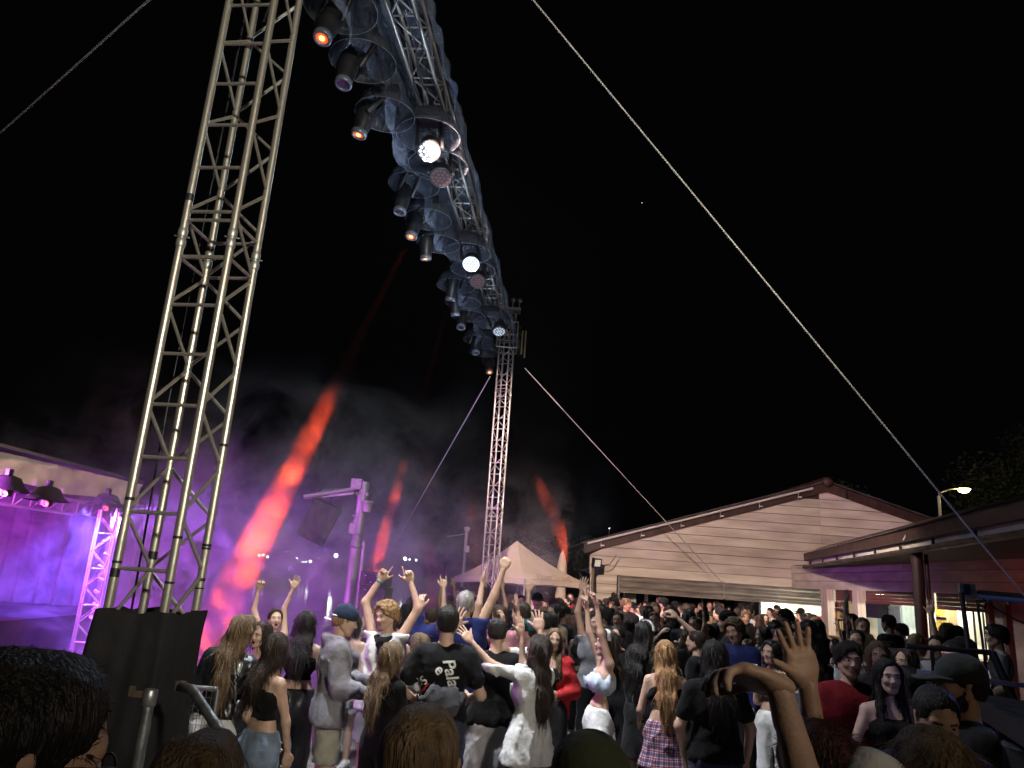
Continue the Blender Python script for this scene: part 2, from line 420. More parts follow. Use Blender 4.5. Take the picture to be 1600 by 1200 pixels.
# right hand: wrist at origin, fingers +z, palm faces +y, thumb on -x
def make_hand(kind, h):
    s = Sdf()
    s.cone((0, 0, -.01), (0, 0, .02), .024, .027, k=.02, sc=(1, .75, 1))
    s.cone((-.018, 0, .045), (.022, 0, .045), .03, .026, k=.02, sc=(1, .5, 1.2))
    s.cone((-.022, 0, .075), (.028, 0, .07), .016, .014, k=.015, sc=(1, .8, 1))
    X = (-.029, -.009, .011, .030); Ls = (.072, .08, .074, .058)
    bend = {'open': (5, 3, 5, 8), 'relaxed': (30, 38, 42, 48), 'point': (4, 88, 92, 95), 'peace': (3, 5, 90, 92), 'fist': (88, 92, 94, 95), 'horns': (5, 92, 95, 10)}[kind]
    spread = {'open': (-13, -4, 5, 14), 'peace': (-9, 8, 2, 4)}.get(kind, (-4, -1, 2, 5))
    for x, L, b, sp in zip(X, Ls, bend, spread):
        p = np.array((x, 0, .083 - abs(x - .0) * .15)); ang = 0
        for i, (fr, rr) in enumerate(((.45, .0095), (.3, .0088), (.25, .008))):
            ang += R(b) * (.75 if i == 0 else .95 if i == 1 else .6)
            d = np.array((math.sin(R(sp)) * math.cos(ang), math.sin(ang), math.cos(ang) * math.cos(R(sp))))
            q = p + d * L * fr; s.cone(p, q, rr, rr * .92, k=.004); p = q
    t = {'open': (-.75, .15, .62), 'fist': (-.1, .75, .6), 'peace': (.1, .75, .6), 'point': (-.75, .3, .6)}.get(kind, (-.55, .4, .72))
    t = np.array(t); t = t / np.linalg.norm(t)
    p = np.array((-.02, .002, .022)); q = p + np.array((-.7, .2, .65)) * .035; s.cone(p, q, .015, .012, k=.015)
    r_ = q + t * .03; s.cone(q, r_, .0115, .0105, k=.004)
    t2 = t + (np.array((.35, .1, .3)) if kind != 'open' else 0); t2 = t2 / np.linalg.norm(t2); s.cone(r_, r_ + t2 * .025, .0105, .009, k=.004)
    v, f = s.mesh(h); return v, f
HANDS = {}
def hand(kind, fine):
    k = (kind, fine)
    if k not in HANDS: HANDS[k] = make_hand(kind, .005 if fine else .0075)
    return HANDS[k]
def frame(z, y):
    z = np.array(z, float); z /= np.linalg.norm(z); y = np.array(y, float); y = y - z * (y @ z)
    if np.linalg.norm(y) < 1e-3: y = np.array((1., 0, 0)) - z * z[0]
    y /= np.linalg.norm(y); return np.stack([np.cross(y, z), y, z], 1)       # columns
def rotz(a): c, s = math.cos(a), math.sin(a); return np.array([[c, -s, 0], [s, c, 0], [0, 0, 1.]])
def eul(yaw, pitch, tilt):
    """yaw to the left (+), pitch up (+), tilt to the right ear (+)"""
    cp, sp = math.cos(pitch), math.sin(pitch); ct, st = math.cos(tilt), math.sin(tilt)
    Rx = np.array([[1, 0, 0], [0, cp, -sp], [0, sp, cp]]); Ry = np.array([[ct, 0, st], [0, 1, 0], [-st, 0, ct]])
    return rotz(yaw) @ Rx @ Ry
SKINS = {}
def skin(tone):
    if tone not in SKINS:
        c = {'fair': (.56, .36, .27), 'mid': (.46, .29, .21), 'tan': (.37, .22, .15), 'pale': (.62, .43, .35)}[tone]
        SKINS[tone] = mat('skin_' + tone, c, .5, 0, var=.07, scale=14, bump=.12, bscale=120, spec=.4)
    return SKINS[tone]
LIP = mat('lips', (.36, .15, .13), .4, var=.05); DARK = mat('pupil_dark', (.012, .009, .008), .2, var=.01); EYE = mat('eye_white', (.4, .38, .36), .3, var=.02)
BROW = mat('eyebrow', (.05, .03, .02), .7, var=.1)
RUBBER = mat('shoe_white', (.55, .55, .55), .6)

def sk_points(S):
    """joint positions in the person's own frame (faces +y, feet at the origin) for a 1.75 m body"""
    fem = S['fem']; lx, ly = S.get('lean', (0, 0)); L = np.array((lx, ly, 1.)); L /= np.linalg.norm(L)
    hx, hy = S.get('hip', (0, 0))
    P = np.array((hx, hy, .96)); K = {}
    K['pel'] = P; K['waist'] = P + L * .13; K['chest'] = P + L * .33; K['neck'] = P + L * .51; K['up'] = L
    fl = S.get('fold', 0)
    if fl:   # bend the upper back forward
        K['neck'] = K['neck'] + np.array((0, fl, -abs(fl) * .3)); K['chest'] = K['chest'] + np.array((0, fl * .4, 0))
    hr = eul(*[R(a) for a in S.get('look', (0, 0, 0))]); K['hr'] = hr
    K['head'] = K['neck'] + L * .06 + hr @ np.array((0, .022, .108))
    sw = .155 if fem else .178
    T = rotz(R(S.get('twist', 0))) @ np.array((1., 0, 0)); T = T - L * (T @ L); T /= np.linalg.norm(T); K['lat'] = T
    K['fwd'] = np.cross(L, T)
    for s_, sg in (('R', 1), ('L', -1)):
        a = S.get(s_, None)
        if a is not None and 'yaw' in S: q = rotz(-R(S['yaw'])); a = tuple(q @ np.array(v, float) for v in a)
        a = a = a if a is not None else ((sg * .12, .02, -1), (sg * .02, .3, -1))
        u = np.array(a[0], float); u /= np.linalg.norm(u); f_ = np.array(a[1], float); f_ /= np.linalg.norm(f_)
        up = max(0, u[2])
        sh = K['neck'] - L * (.068 - .075 * up) + T * sg * (sw - .03 * up)
        K['sh' + s_] = sh; K['el' + s_] = sh + u * .285; K['wr' + s_] = K['el' + s_] + f_ * .25; K['fd' + s_] = f_
        st = S.get('stance', ((.0, 0), (.0, 0)))[0 if s_ == 'R' else 1]
        hip = P + np.array((sg * .09, 0, -.04)); an = np.array((sg * .11 + st[0], st[1], .08))
        kn = (hip + an) / 2 + np.array((sg * .01, S.get('knee', .015), .0)); K['hip' + s_] = hip; K['kn' + s_] = kn; K['an' + s_] = an
    return K
def arm_prims(s, K, side, infl, r, frac=1., k=.03, cuff=None):
    sh, el, wr = K['sh' + side], K['el' + side], K['wr' + side]
    a, b, c, d = r
    if frac <= 1:
        e = sh + (el - sh) * frac; s.cone(sh, e, a + infl * .6, a + (b - a) * frac + infl * 1.3, k)
    else:
        s.cone(sh, el, a + infl, b + infl, k); e = el + (wr - el) * (frac - 1); s.cone(el, e, c + infl, d + infl * .8, k)
def trunk(s, K, S, infl, k=.05, low=True):
    fem = S['fem']; T, L = K['lat'], K['up']; rt = np.stack([T, K['fwd'], L], 1); w = S.get('wide', 1.)
    r = (.104, .088, .1) if fem else (.108, .105, .118)
    fl = np.array((1., .82, 1))
    if low: s.cone(K['pel'] - T * .07, K['pel'] + T * .07, (r[0] + .008 * fem) * w + infl, None, k, fl, rt)
    s.cone(K['waist'] - T * .045, K['waist'] + T * .045, r[1] * w + infl, None, k, fl, rt)
    s.cone(K['chest'] - T * .06, K['chest'] + T * .06, r[2] * w + infl, None, k, fl, rt)
    up = K['neck'] - L * .095
    s.cone(up - T * .075, up + T * .075, (.068 if fem else .08) + infl, None, k)
    for sg, q in ((1, 'shR'), (-1, 'shL')): s.cone(K['neck'] - L * .025 + T * sg * .03, K[q], .043 + infl * .5, .044 + infl * .6, .04)
    if fem:
        for sg in (-1, 1): s.ball(K['chest'] + T * sg * .06 - L * .0 + K['fwd'] * .085, .058 + infl, .03)
ARM_M = (.05, .04, .041, .027); ARM_F = (.042, .034, .034, .022)
def person(S, h=.016, fine=True):
    """returns the person's top-level object (body mesh) with clothing and hair as children"""
    fem = S['fem']; K = sk_points(S); seed = S.get('seed', 1); AR = ARM_F if fem else ARM_M
    hs = K['head'] + K['hr'] @ np.array((0, -.01, .125)); hs[2] = K['head'][2] + .125 * max(.6, K['hr'][2, 2])
    if 'at' in S:
        px, py, Y = S['at']; T = W(px, py, Y); sc = T[2] / hs[2]
    else: T = np.array((0, 0, 1.)); sc = 1.
    if S.get('scale'): sc = S['scale']
    yaw = R(S.get('yaw', 0)); Rz = rotz(yaw)
    off = Rz @ (hs * sc); loc = (T[0] - off[0], T[1] - off[1], (T[2] - off[2]) if S.get('scale') else 0) if 'at' in S else (0, 0, 0)
    sk = skin(S.get('skin', 'fair'))
    s = Sdf(); trunk(s, K, S, 0)
    s.cone(K['neck'] - K['up'] * .03, K['head'] + K['hr'] @ np.array((0, -.02, -.06)), .056 if not fem else .047, .052 if not fem else .043, .03)
    for sd in 'RL':
        arm_prims(s, K, sd, 0, AR, 2., .025)
        hp, kn, an = K['hip' + sd], K['kn' + sd], K['an' + sd]
        s.cone(hp, kn, .088 if fem else .085, .055, .04); s.cone(kn, an, .052, .036, .03)
        s.cone(kn + (an - kn) * .15 - (0, .015, 0), kn + (an - kn) * .5 - (0, .012, 0), .048, .04, .03)
        s.cone(an + (0, -.03, -.035), an + (0, .12, -.05), .035, .028, .03)
    v, f = s.mesh(h); parts = [(v, f, 0)]
    near = fine and (S.get('hi') or S.get('at', (0, 0, 99))[2] < 7.3)
    hv, hf, hm = head(fem, S.get('laugh', False), near)
    hsz = .97 if fem else 1.03
    parts.append(((hv * hsz) @ K['hr'].T + K['head'], hf, hm))
    for sd in 'RL':
        kind = S.get('hand' + sd, 'relaxed'); v, f = hand(kind, near); v = v.copy() * (.97 if fem else 1.08)
        if sd == 'L': v[:, 0] *= -1; f = f[:, ::-1]
        pn = S.get('palm' + sd, None)
        pn = (rotz(-yaw) @ np.array(pn)) if pn is not None else (np.array((-1 if sd == 'R' else 1, 0, 0)) if K['fd' + sd][2] < .3 else np.array((0, 1., 0)))
        hd_ = S.get('hd' + sd); hd_ = K['fd' + sd] if hd_ is None else rotz(-yaw) @ np.array(hd_, float)
        parts.append((v @ frame(hd_, pn).T + K['wr' + sd], f, 0))
    o = build('person', parts, [sk, LIP, DARK, BROW, EYE])
    o.location = loc; o.rotation_euler.z = yaw; o.scale = (sc,) * 3
    tag(o, S.get('label'), 'person', S.get('group'))
    fn = folds(S.get('fold_amp', .006) * 1.2, seed)
    # ---- top
    tp = S.get('top'); L, T_, Fw = K['up'], K['lat'], K['fwd']
    if tp:
        kind, tm = tp; s = Sdf(); inf = {'tee': .02, 'hoodie': .042, 'jacket': .03, 'shirt': .03, 'crop': .008, 'tank': .01, 'dress': .014, 'long': .012}[kind]
        if kind in ('crop', 'tank', 'dress'):
            fl = np.array((1., .84, 1)); rt = np.stack([T_, Fw, L], 1)
            s.cone(K['chest'] - T_ * .06, K['chest'] + T_ * .06, .102 + inf, None, .05, fl, rt)
            if fem:
                for sg in (-1, 1): s.ball(K['chest'] + T_ * sg * .06 + Fw * .085, .06 + inf, .03)
            if kind != 'crop' or S.get('longcrop'):
                s.cone(K['waist'] - T_ * .045, K['waist'] + T_ * .045, .09 + inf, None, .05, fl, rt)
            if kind in ('dress',) or S.get('tankhip'): s.cone(K['pel'] - T_ * .07, K['pel'] + T_ * .07, .115 + inf, None, .05, fl, rt)
            c = K['chest']; topz = S.get('topz', .075); s.cut(L, c @ L + topz)
            if kind == 'crop': s.cut(-L, -(c @ L) + (.09 if not S.get('longcrop') else .16))
            elif kind == 'tank': s.cut(-L, -(K['pel'] @ L) - .02)
            for sg in (-1, 1):   # straps
                for fb in (-1, 1): s.cone(c + L * .06 + T_ * sg * .07 + Fw * fb * .085, K['neck'] - L * .015 + T_ * sg * .075, .009, None, .004)
            if kind != 'dress': pass
        else:
            trunk(s, K, S, inf, .05, True)
            fr = {'tee': .62, 'hoodie': 1.88, 'jacket': 1.95, 'shirt': 1.9, 'long': 1.92}[kind]
            if S.get('rolled'): fr = 1.45
            for sd in 'RL': arm_prims(s, K, sd, inf * .85, AR, fr, .035)
            hem = S.get('hem', {'tee': -.06, 'hoodie': -.1, 'jacket': .06, 'shirt': -.2, 'long': 0}[kind])
            if hem < -.02:
                wd = .105 if kind != 'tee' else .1
                s.cone(K['pel'] + L * (hem * .5) - T_ * .08, K['pel'] + L * hem * .5 + T_ * .08, wd + inf, None, .06, np.array((1., .85, 1.)), np.stack([T_, Fw, L], 1))
                if hem < -.12: s.cone(K['pel'] + L * hem - T_ * .095, K['pel'] + L * hem + T_ * .095, .135 + inf, None, .06, np.array((1., .8, 1.)), np.stack([T_, Fw, L], 1))
            s.cut(-L, -((K['pel'] + L * hem) @ L))
            if kind == 'hoodie':
                s.cone(K['neck'] - Fw * .085 - T_ * .05 + L * .01, K['neck'] - Fw * .085 + T_ * .05 + L * .01, .05, None, .03)
                for sg in (-1, 1): s.cone(K['neck'] - Fw * .05 + T_ * sg * .08 + L * .02, K['neck'] + Fw * .06 + T_ * sg * .04 - L * .015, .03, .022, .03)
            s.cut(L + 0 * Fw, (K['neck'] @ L) + (.06 if kind == 'hoodie' else .022))
        v, f = s.mesh(h * .95, fn)
        t = build({'tee': 't_shirt', 'hoodie': 'hoodie', 'jacket': 'jacket', 'shirt': 'shirt', 'crop': 'crop_top', 'tank': 'top', 'dress': 'dress_top', 'long': 'long_sleeved_top'}[kind], [(v, f, 0)], [tm], o)
        S['_top'] = t
    # ---- bottoms
    bt = S.get('bottom')
    if bt:
        kind, bmt = bt; s = Sdf(); P = K['pel']; fl = np.array((1., .88, 1))
        s.cone(P - (.065, 0, 0), P + (.065, 0, 0), .124 if fem else .124, None, .04, fl)
        s.cone(P - (.05, 0, -.06), P + (.05, 0, .06), .1, None, .04, fl)
        for sg in (-1, 1):
            if fem: s.ball(P + (sg * .055, -.045, -.06), .088, .04)
        if kind == 'skirt':
            hm_ = S.get('skirt_hem', .62); s.cone((P[0] - .06, P[1], P[2] - .08), (P[0] - .09, P[1], hm_), .12, .15, .05, fl); s.cone((P[0] + .06, P[1], P[2] - .08), (P[0] + .09, P[1], hm_), .12, .15, .05, fl); s.cut((0, 0, -1), -hm_)
            s.cone((P[0], P[1], P[2] - .1), (P[0], P[1], hm_), .13, .19, .05, fl)
        else:
            for sd in 'RL':
                hp, kn, an = K['hip' + sd], K['kn' + sd], K['an' + sd]
                if kind == 'shorts':
                    e = kn + (hp - kn) * .12; s.cone(hp, e, .105, .098 if not fem else .085, .04)
                elif kind == 'wide':
                    s.cone(hp, kn, .11, .11, .04); s.cone(kn, an, .11, .135, .04)
                elif kind == 'jeans':
                    s.cone(hp, kn, .1, .073, .04); s.cone(kn, an + (0, -.01, 0), .073, .058, .04)
                else:
                    s.cone(hp, kn, .1, .08, .04); s.cone(kn, an, .08, .072, .04)
            if kind == 'shorts':
                for sd in 'RL': pass
                s.cut((0, 0, -1), -(min(K['knR'][2], K['knL'][2]) + .035))
            else: s.cut((0, 0, -1), -.045)
        tk = S['top'][0] if tp else ''; cover = {'tee': -.06, 'hoodie': -.1, 'shirt': -.2, 'long': 0, 'tank': -.02, 'jacket': .06}.get(tk, 9)
        s.cut((0, 0, 1), P[2] + S.get('waistband', min(.1, (S.get('hem', cover) if cover < 9 else .1) + .035)))
        v, f = s.mesh(h, folds(S.get('fold_amp', .006) * 1.2, seed + 9, 13))
        build({'skirt': 'skirt', 'shorts': 'shorts', 'jeans': 'jeans'}.get(kind, 'trousers'), [(v, f, 0)], [bmt], o)
    if fine and not S.get('nofeet') and not S.get('hi') and S['at'][0] < 660:
        for sd in 'RL':
            an = K['an' + sd]; s = Sdf(); s.cone(an + (0, -.035, -.035), an + (0, .13, -.045), .044, .036, .03); s.cone(an + (0, -.02, -.01), an + (0, .02, 0), .045, .042, .03); s.cut((0, 0, -1), .0)
            v, f = s.mesh(.014); build('shoe', [(v, f, 0)], [S.get('shoe', RUBBER)], o)
    make_hair(S, K, o, h, fine)
    return o
def make_hair(S, K, o, h, fine):
    hr, hd = K['hr'], K['head']; fem = S['fem']; hsz = .97 if fem else 1.03
    hh = S.get('hair')
    def Hp(*p): return hd + hr @ (np.array(p) * hsz)
    nrm = lambda n: hr @ np.array(n, float)
    hcell = (.0105 if S.get('hi') or S['at'][2] < 5.5 else .0125) if fine else .0145
    if hh:
        kind, hmt = hh; s = Sdf()
        if S.get('cap') and kind == 'short': kind = 'buzz'
        th = {'short': .006, 'buzz': .003, 'curly': .03, 'long': .009, 'bob': .014, 'bun': .006, 'pony': .006, 'mop': .016, 'wavy': .014}[kind]
        rt = hr
        s.cone(Hp(0, -.026, .032), Hp(0, .008, .04), .081 + th, .076 + th, .02, np.array((.97, 1, 1.02)), rt)
        s.cone(Hp(0, -.04, -.02), Hp(0, -.03, .03), .066 + th, .07 + th, .03)
        fz = {'short': .062, 'buzz': .06, 'curly': .05, 'mop': .032, 'long': .062, 'wavy': .055}.get(kind, .055)
        # keep the face, temples and neck free
        s.hole(Hp(0, .155, -.07), Hp(0, .155, fz - .03), .105, .1)
        s.hole(Hp(0, .11, -.06), Hp(0, .11, fz - .055), .08, .08)
        if kind in ('short', 'buzz', 'curly', 'mop', 'bun', 'pony'):
            zlow = -.055 if kind != 'buzz' else -.05
            s.cut(nrm((0, .55, -1)), nrm((0, .55, -1)) @ Hp(0, 0, -.022) / 1.0)
            s.hole(Hp(0, -.06, -.13), Hp(0, -.02, -.13), .062, .06)
        if kind == 'bun': s.ball(Hp(0, -.1, .06), .04, .01)
        L = S.get('hair_len', .35)
        if kind in ('long', 'wavy', 'bob', 'pony'):
            up = K['up']; back = -K['fwd']; wv = S.get('hair_w', 1.) * .78
            if kind == 'bob': L = .13
            a = Hp(0, -.055, .02); b = Hp(0, -.068, -.075)
            c = K['neck'] + back * .105 - up * .02; lenb = max(0, L - .16)
            e = K['neck'] + back * .15 - up * (lenb * .5); g = K['neck'] + back * .145 - up * lenb
            hs_ = S.get('hair_shift', (0, 0)); sh = K['lat'] * hs_[0] + K['fwd'] * hs_[1]
            if kind == 'pony':
                s.cone(Hp(0, -.1, .05), Hp(0, -.13, -.04), .024, .03, .02); s.cone(Hp(0, -.13, -.04), g, .03, .014, .02)
            else:
                r3 = np.stack([K['lat'], K['fwd'], up], 1)
                for sg in (-1, 1):
                    s.cone(Hp(sg * .035, -.04, .0), Hp(sg * .045, -.045, -.09), .05 + th * .5, .048, .03)
                    s.cone(Hp(sg * .062, -.01, .02), Hp(sg * .066, -.01, -.09), .026 + th, .028, .03)
                    if kind == 'bob': continue
                    o1 = K['lat'] * sg * .045 * wv
                    s.cone(Hp(sg * .045, -.045, -.09), c + o1, .048, .046, .04, np.array((1.2, .7, 1)), r3)
                    s.cone(c + o1, e + o1 * 1.1 + sh * .5, .046 * wv, .044 * wv, .04, np.array((1.25, .62, 1)), r3)
                    s.cone(e + o1 * 1.1 + sh * .5, g + o1 * .7 + sh, .044 * wv, .02, .04, np.array((1.25, .55, 1)), r3)
                    if S.get('hair_front'):
                        q = Hp(sg * .068, .005, -.08); w_ = K['chest'] + K['lat'] * sg * .085 + K['fwd'] * .12 + up * .02
                        s.cone(q, K['neck'] + K['lat'] * sg * .075 + K['fwd'] * .06 - up * .03, .028, .03, .03); s.cone(K['neck'] + K['lat'] * sg * .075 + K['fwd'] * .06 - up * .03, w_, .03, .014, .03)
        post = curls(.008) if kind == 'curly' else strands(.0022 if kind in ('short', 'buzz', 'bun') else .0042, S.get('seed', 1), 130, 1.2 if kind == 'wavy' else .2)
        v, f = s.mesh(hcell, post)
        hp_ = [(v, f, 0)]
        if S.get('strands', 1):
            big = S.get('hi'); sh_ = kind in ('short', 'buzz', 'mop', 'bun')
            n_ = (2600 if big else 520) if fine else 130
            if kind == 'buzz': n_ = n_ if big else 0
            if n_: hp_.append((*ribbons(v, f, n_, (.022 if kind == 'short' else .006 if kind == 'buzz' else .045 if kind == 'mop' else .03) if sh_ else .035 if kind == 'curly' else .13, .0011 if big else .0035, hr, S.get('seed', 1), kind), 0))
        build('hair', hp_, [hmt], o)
    cp = S.get('cap')
    if cp:
        kind, cm = cp; s = Sdf()
        s.cone(Hp(0, -.024, .04), Hp(0, .008, .044), .098, .095, .02, np.array((.98, 1, 1.)), hr)
        n = nrm((0, .0, -1)); s.cut(n, n @ Hp(0, 0, .012))
        v, f = s.mesh(.01); c0 = build('cap', [(v, f, 0)], [cm], o)
        s = Sdf(); sg = -1 if kind == 'back' else 1
        if kind != 'beanie':
            s.cone(Hp(-.03, sg * .085, .024), Hp(.03, sg * .085, .024), .048, None, .02, np.array((1, 1, .16)), hr)
            s.cone(Hp(-.022, sg * .14, .014 if sg > 0 else -.02), Hp(.022, sg * .14, .014 if sg > 0 else -.02), .042, None, .03, np.array((1, 1, .14)), hr)
            v, f = s.mesh(.008); build('cap_brim', [(v, f, 0)], [S.get('brim', cm)], c0)
# ------------------------------------------------------------------ ground, quay, lake, far shore
PAVE = mat('paving', (.17, .16, .15), .75, 0, var=.3, scale=2.5, bump=.4, bscale=14)
CONC = mat('concrete', (.22, .21, .2), .8, 0, var=.3, scale=3, bump=.3)
o = mesh('ground', [(-60, -40, 0), (70, -40, 0), (70, 90, 0), (3.2, 90, 0), (3.2, 27, 0), (-60, 27, 0), (-60, 27, -2), (3.2, 27, -2), (3.2, 90, -2)],
         [(0, 1, 2, 3, 4), (0, 4, 5), (5, 4, 7, 6), (4, 3, 8, 7)], None, PAVE); tag(o, kind='structure')
o = box('quay_edge', (-28.4, 26.8, .06), (63, .4, .12), CONC); tag(o, kind='structure')
WAT = mat('lake_water', (.006, .008, .012), .06, 0, var=.1, bump=.35, bscale=3, spec=.6, stretch=(1, .35, 1))
o = mesh('water', [(-400, 27, -.6), (400, 27, -.6), (400, 175, -.6), (-400, 175, -.6)], [(0, 1, 2, 3)], None, WAT); tag(o, kind='structure')
GRASS = mat('far_grass', (.05, .07, .03), .9, 0, var=.3, scale=.3)
v = []; f = []
for i in range(41):
    x = -400 + 20 * i
    v += [(x, 170, -.7), (x, 176 + 2 * math.sin(i), .5), (x, 260, 4 + 2 * math.sin(i * 1.3)), (x, 600, 12)]
for i in range(40):
    for j in range(3): f.append((i * 4 + j, i * 4 + 4 + j, i * 4 + 5 + j, i * 4 + 1 + j))
o = mesh('far_shore', v, f, None, GRASS); tag(o, kind='structure')
# leaves and trees
def leaf_mesh(name, n, rx, ry, rz, size, seed, lobes=9):
    rs = np.random.RandomState(seed)
    cs = rs.randn(lobes, 3); cs /= np.linalg.norm(cs, axis=1)[:, None]; cs *= rs.rand(lobes, 1) ** .5 * .62
    c = cs[rs.randint(0, lobes, n)]; d = rs.randn(n, 3); d /= np.linalg.norm(d, axis=1)[:, None]
    p = (c + d * (.36 * rs.rand(n, 1) ** .35)) * np.array((rx, ry, rz))
    a = rs.randn(n, 3); a /= np.linalg.norm(a, axis=1)[:, None]; b = np.cross(a, rs.randn(n, 3)); b /= np.linalg.norm(b, axis=1)[:, None]
    s_ = size * (.6 + .8 * rs.rand(n, 1))
    V = np.stack([p - a * s_, p + b * s_ * .5, p + a * s_, p - b * s_ * .5], 1).reshape(-1, 3)
    Fc = np.arange(4 * n).reshape(n, 4)
    me = bpy.data.meshes.new(name); me.from_pydata(V.tolist(), [], Fc.tolist()); return me
LEAF = mat('foliage', (.045, .065, .025), .7, 0, var=.4, scale=1.2, col2=(.02, .035, .012)); BARK = mat('bark', (.06, .045, .035), .9, 0, var=.3, scale=6, bump=.5)
LEAFM = [leaf_mesh('leaf_cloud', 8000, 1, 1, 1, .024, k, 14) for k in range(3)]
for m_ in LEAFM: m_.materials.append(LEAF)
def tree(x, y, hgt, rad, label, group, k=0, z0=0.):
    t = empty('tree', (x, y, z0), label, 'tree', group)
    tr = lathe('trunk', [(.14 * rad * .4, 0), (.1 * rad * .4, hgt * .35), (.05 * rad * .4, hgt * .8)], BARK, t, 8)
    for a in range(3): rod('limb', (0, 0, hgt * (.35 + .1 * a)), (rad * .5 * math.cos(a * 2.1 + k), rad * .5 * math.sin(a * 2.1 + k), hgt * (.65 + .06 * a)), .045 * rad * .4, BARK, t, 'rod6')
    c = link('crown', LEAFM[k % 3], t); c.location = (0, 0, hgt * .66); c.scale = (rad, rad, hgt * .42); c.rotation_euler.z = k * 1.7
    return t
i = 0
for px, Y, top, rad in ((330, 182, 853, 7), (370, 185, 856, 8), (420, 186, 852, 8), (455, 181, 858, 6), (505, 183, 852, 7), (545, 184, 850, 8), (590, 182, 846, 8), (625, 186, 852, 7), (668, 183, 850, 8), (700, 188, 842, 9), (745, 184, 848, 8)):
    g = W(px, top, Y); tree(g[0], Y, g[2], rad, 'dark tree in the row on the far shore of the lake', 'dark trees on the far shore', i); i += 1
for px, Y, top, rad, lb in ((838, 60, 838, 4.5, 'dark tree just right of the tent peak, against the night sky'), (878, 64, 826, 4.5, 'dark tree behind the folded parasol'),
                            (912, 62, 836, 4., 'dark tree touching the left corner of the plank hall'), (1325, 62, 752, 6, 'dark treetop showing just behind the hall ridge'),
                            (1480, 66, 790, 5, 'dark tree under the lit street lamp'), (1535, 62, 772, 5.5, 'tree lit faintly yellow to the right of the street lamp'), (1600, 56, 660, 8, 'tall black tree at the right edge of the picture')):
    g = W(px, top, Y); tree(g[0], Y, g[2], rad, lb, None, i); i += 1
# lamps on the far shore
def far_lamp(px, py, Y, r_, e, col, label, group=None):
    p = W(px, py, Y); t = empty('shore_lamp', (p[0], p[1], .4), label, 'lamp', group)
    rod('post', (0, 0, 0), (0, 0, p[2] - .4), .08, STEEL, t, 'rod6')
    mm = mat('lamp_glow_%d' % int(e), (.8, .8, .8), emit=col, estr=e * .5)
    lathe('lamp_globe', [(0.01, -r_), (r_ * .7, -r_ * .7), (r_, 0), (r_ * .7, r_ * .7), (.01, r_)], mm, t, 10, (0, 0, p[2] - .4))
for px, py in ((405, 868), (411, 867), (418, 870), (464, 872), (473, 878), (478, 878), (566, 872), (640, 874), (650, 875)):
    far_lamp(px, py, 178, .2, 40, (.9, .95, 1), 'small white lamp on the far shore of the lake', 'small lamps on the far shore')
far_lamp(485, 877, 178, .33, 60, (.95, .95, 1), 'lamp at the right end of the shore lights, left of the speaker mast')
far_lamp(525, 868, 178, .45, 80, (.85, 1, .85), 'brightest lamp on the far shore, just left of the speaker mast')
far_lamp(633, 873, 178, .4, 70, (.8, 1, .9), 'bright lamp on the far shore right of the curly-haired dancer')
point('shore_light', tuple(W(523, 866, 174)), 900, (.8, 1, .7)); point('shore_light', tuple(W(630, 870, 174)), 700, (.8, 1, .75))
# mast with two small lights beyond the hall
p = W(952, 826, 300); t = empty('radio_mast', (p[0], p[1], 8), 'thin mast with tiny lights over the left end of the hall roof', 'mast')
rod('mast_pole', (0, 0, 0), (0, 0, p[2] - 8), .25, STEEL, t, 'rod6')
for dz, c in ((0, (1, .8, .7)), (-1.3, (1, .15, .05))):
    lathe('mast_light', [(.01, -.2), (.2, 0), (.01, .2)], mat('mast_glow%d' % (dz < 0), (.8, .8, .8), emit=c, estr=25), t, 8, (0, 0, p[2] - 8 + dz))
# sky backdrop with one planet
p = W(1003, 317, 900)
tag(lathe('star', [(.01, -.5), (.5, 0), (.01, .5)], mat('star_glow', (.8, .8, .8), emit=(1, .9, .8), estr=3), None, 8, tuple(p)), 'single faint star high in the black sky', 'star')

# ------------------------------------------------------------------ near truss tower
def lattice(par, pts, z0, z1, step, rc, rb, m, mb, mode, chordlen=None):
    """pts: 4 corners L, M, R, B (xy); horizontals on L-M and zigzags on the other faces"""
    for p in pts: rod('chord', (p[0], p[1], z0), (p[0], p[1], z1), rc, m, par)
    n = int((z1 - z0) / step)
    Lc, Mc, Rc, Bc = pts
    for k in range(n + 1):
        z = z0 + k * step
        if z > z1 - .02: break
        rod('rung', (*Lc, z), (*Mc, z), rb, mb, par)
        if mode == 'far' and k % 2 == 0: rod('rung', (*Rc, z), (*Mc, z), rb, mb, par)
        if k < n:
            for a, b in ((Lc, Bc), (Rc, Bc), (Mc, Rc)):
                if a is Mc: lo, hi = (b, a) if k % 2 == 0 else (a, b)
                else: lo, hi = (b, a) if k % 2 == 0 else (a, b)
                rod('brace', (*lo, z + .012), (*hi, z + step - .012), rb, mb, par)
        if k % 2 == 0 and n < 60: pass
TC = np.array((-2.03, 4.6))
vh = TC / np.linalg.norm(TC); eh = np.array((vh[1], -vh[0]))
al = R(31); a1 = -math.cos(al) * eh + math.sin(al) * vh; a2 = math.sin(al) * eh + math.cos(al) * vh
def corners(s_, a1=a1, a2=a2): return [(a1 - a2) * s_ / 2, (-a1 - a2) * s_ / 2, (-a1 + a2) * s_ / 2, (a1 + a2) * s_ / 2]
tw = empty('truss_tower', (TC[0], TC[1], 0), 'tall aluminium lattice tower nearest the camera, black cloth round its foot', 'truss tower')
cs = corners(.345)
lattice(tw, cs, .05, 9.6, .327, .0255, .0115, ALU, ALU, 'near')
box('base_plate', (0, 0, .03), (.9, .9, .02), STEEL, tw, (0, 0, math.atan2(a2[1], a2[0])))
zj = W(330, 385, 4.55)[2]
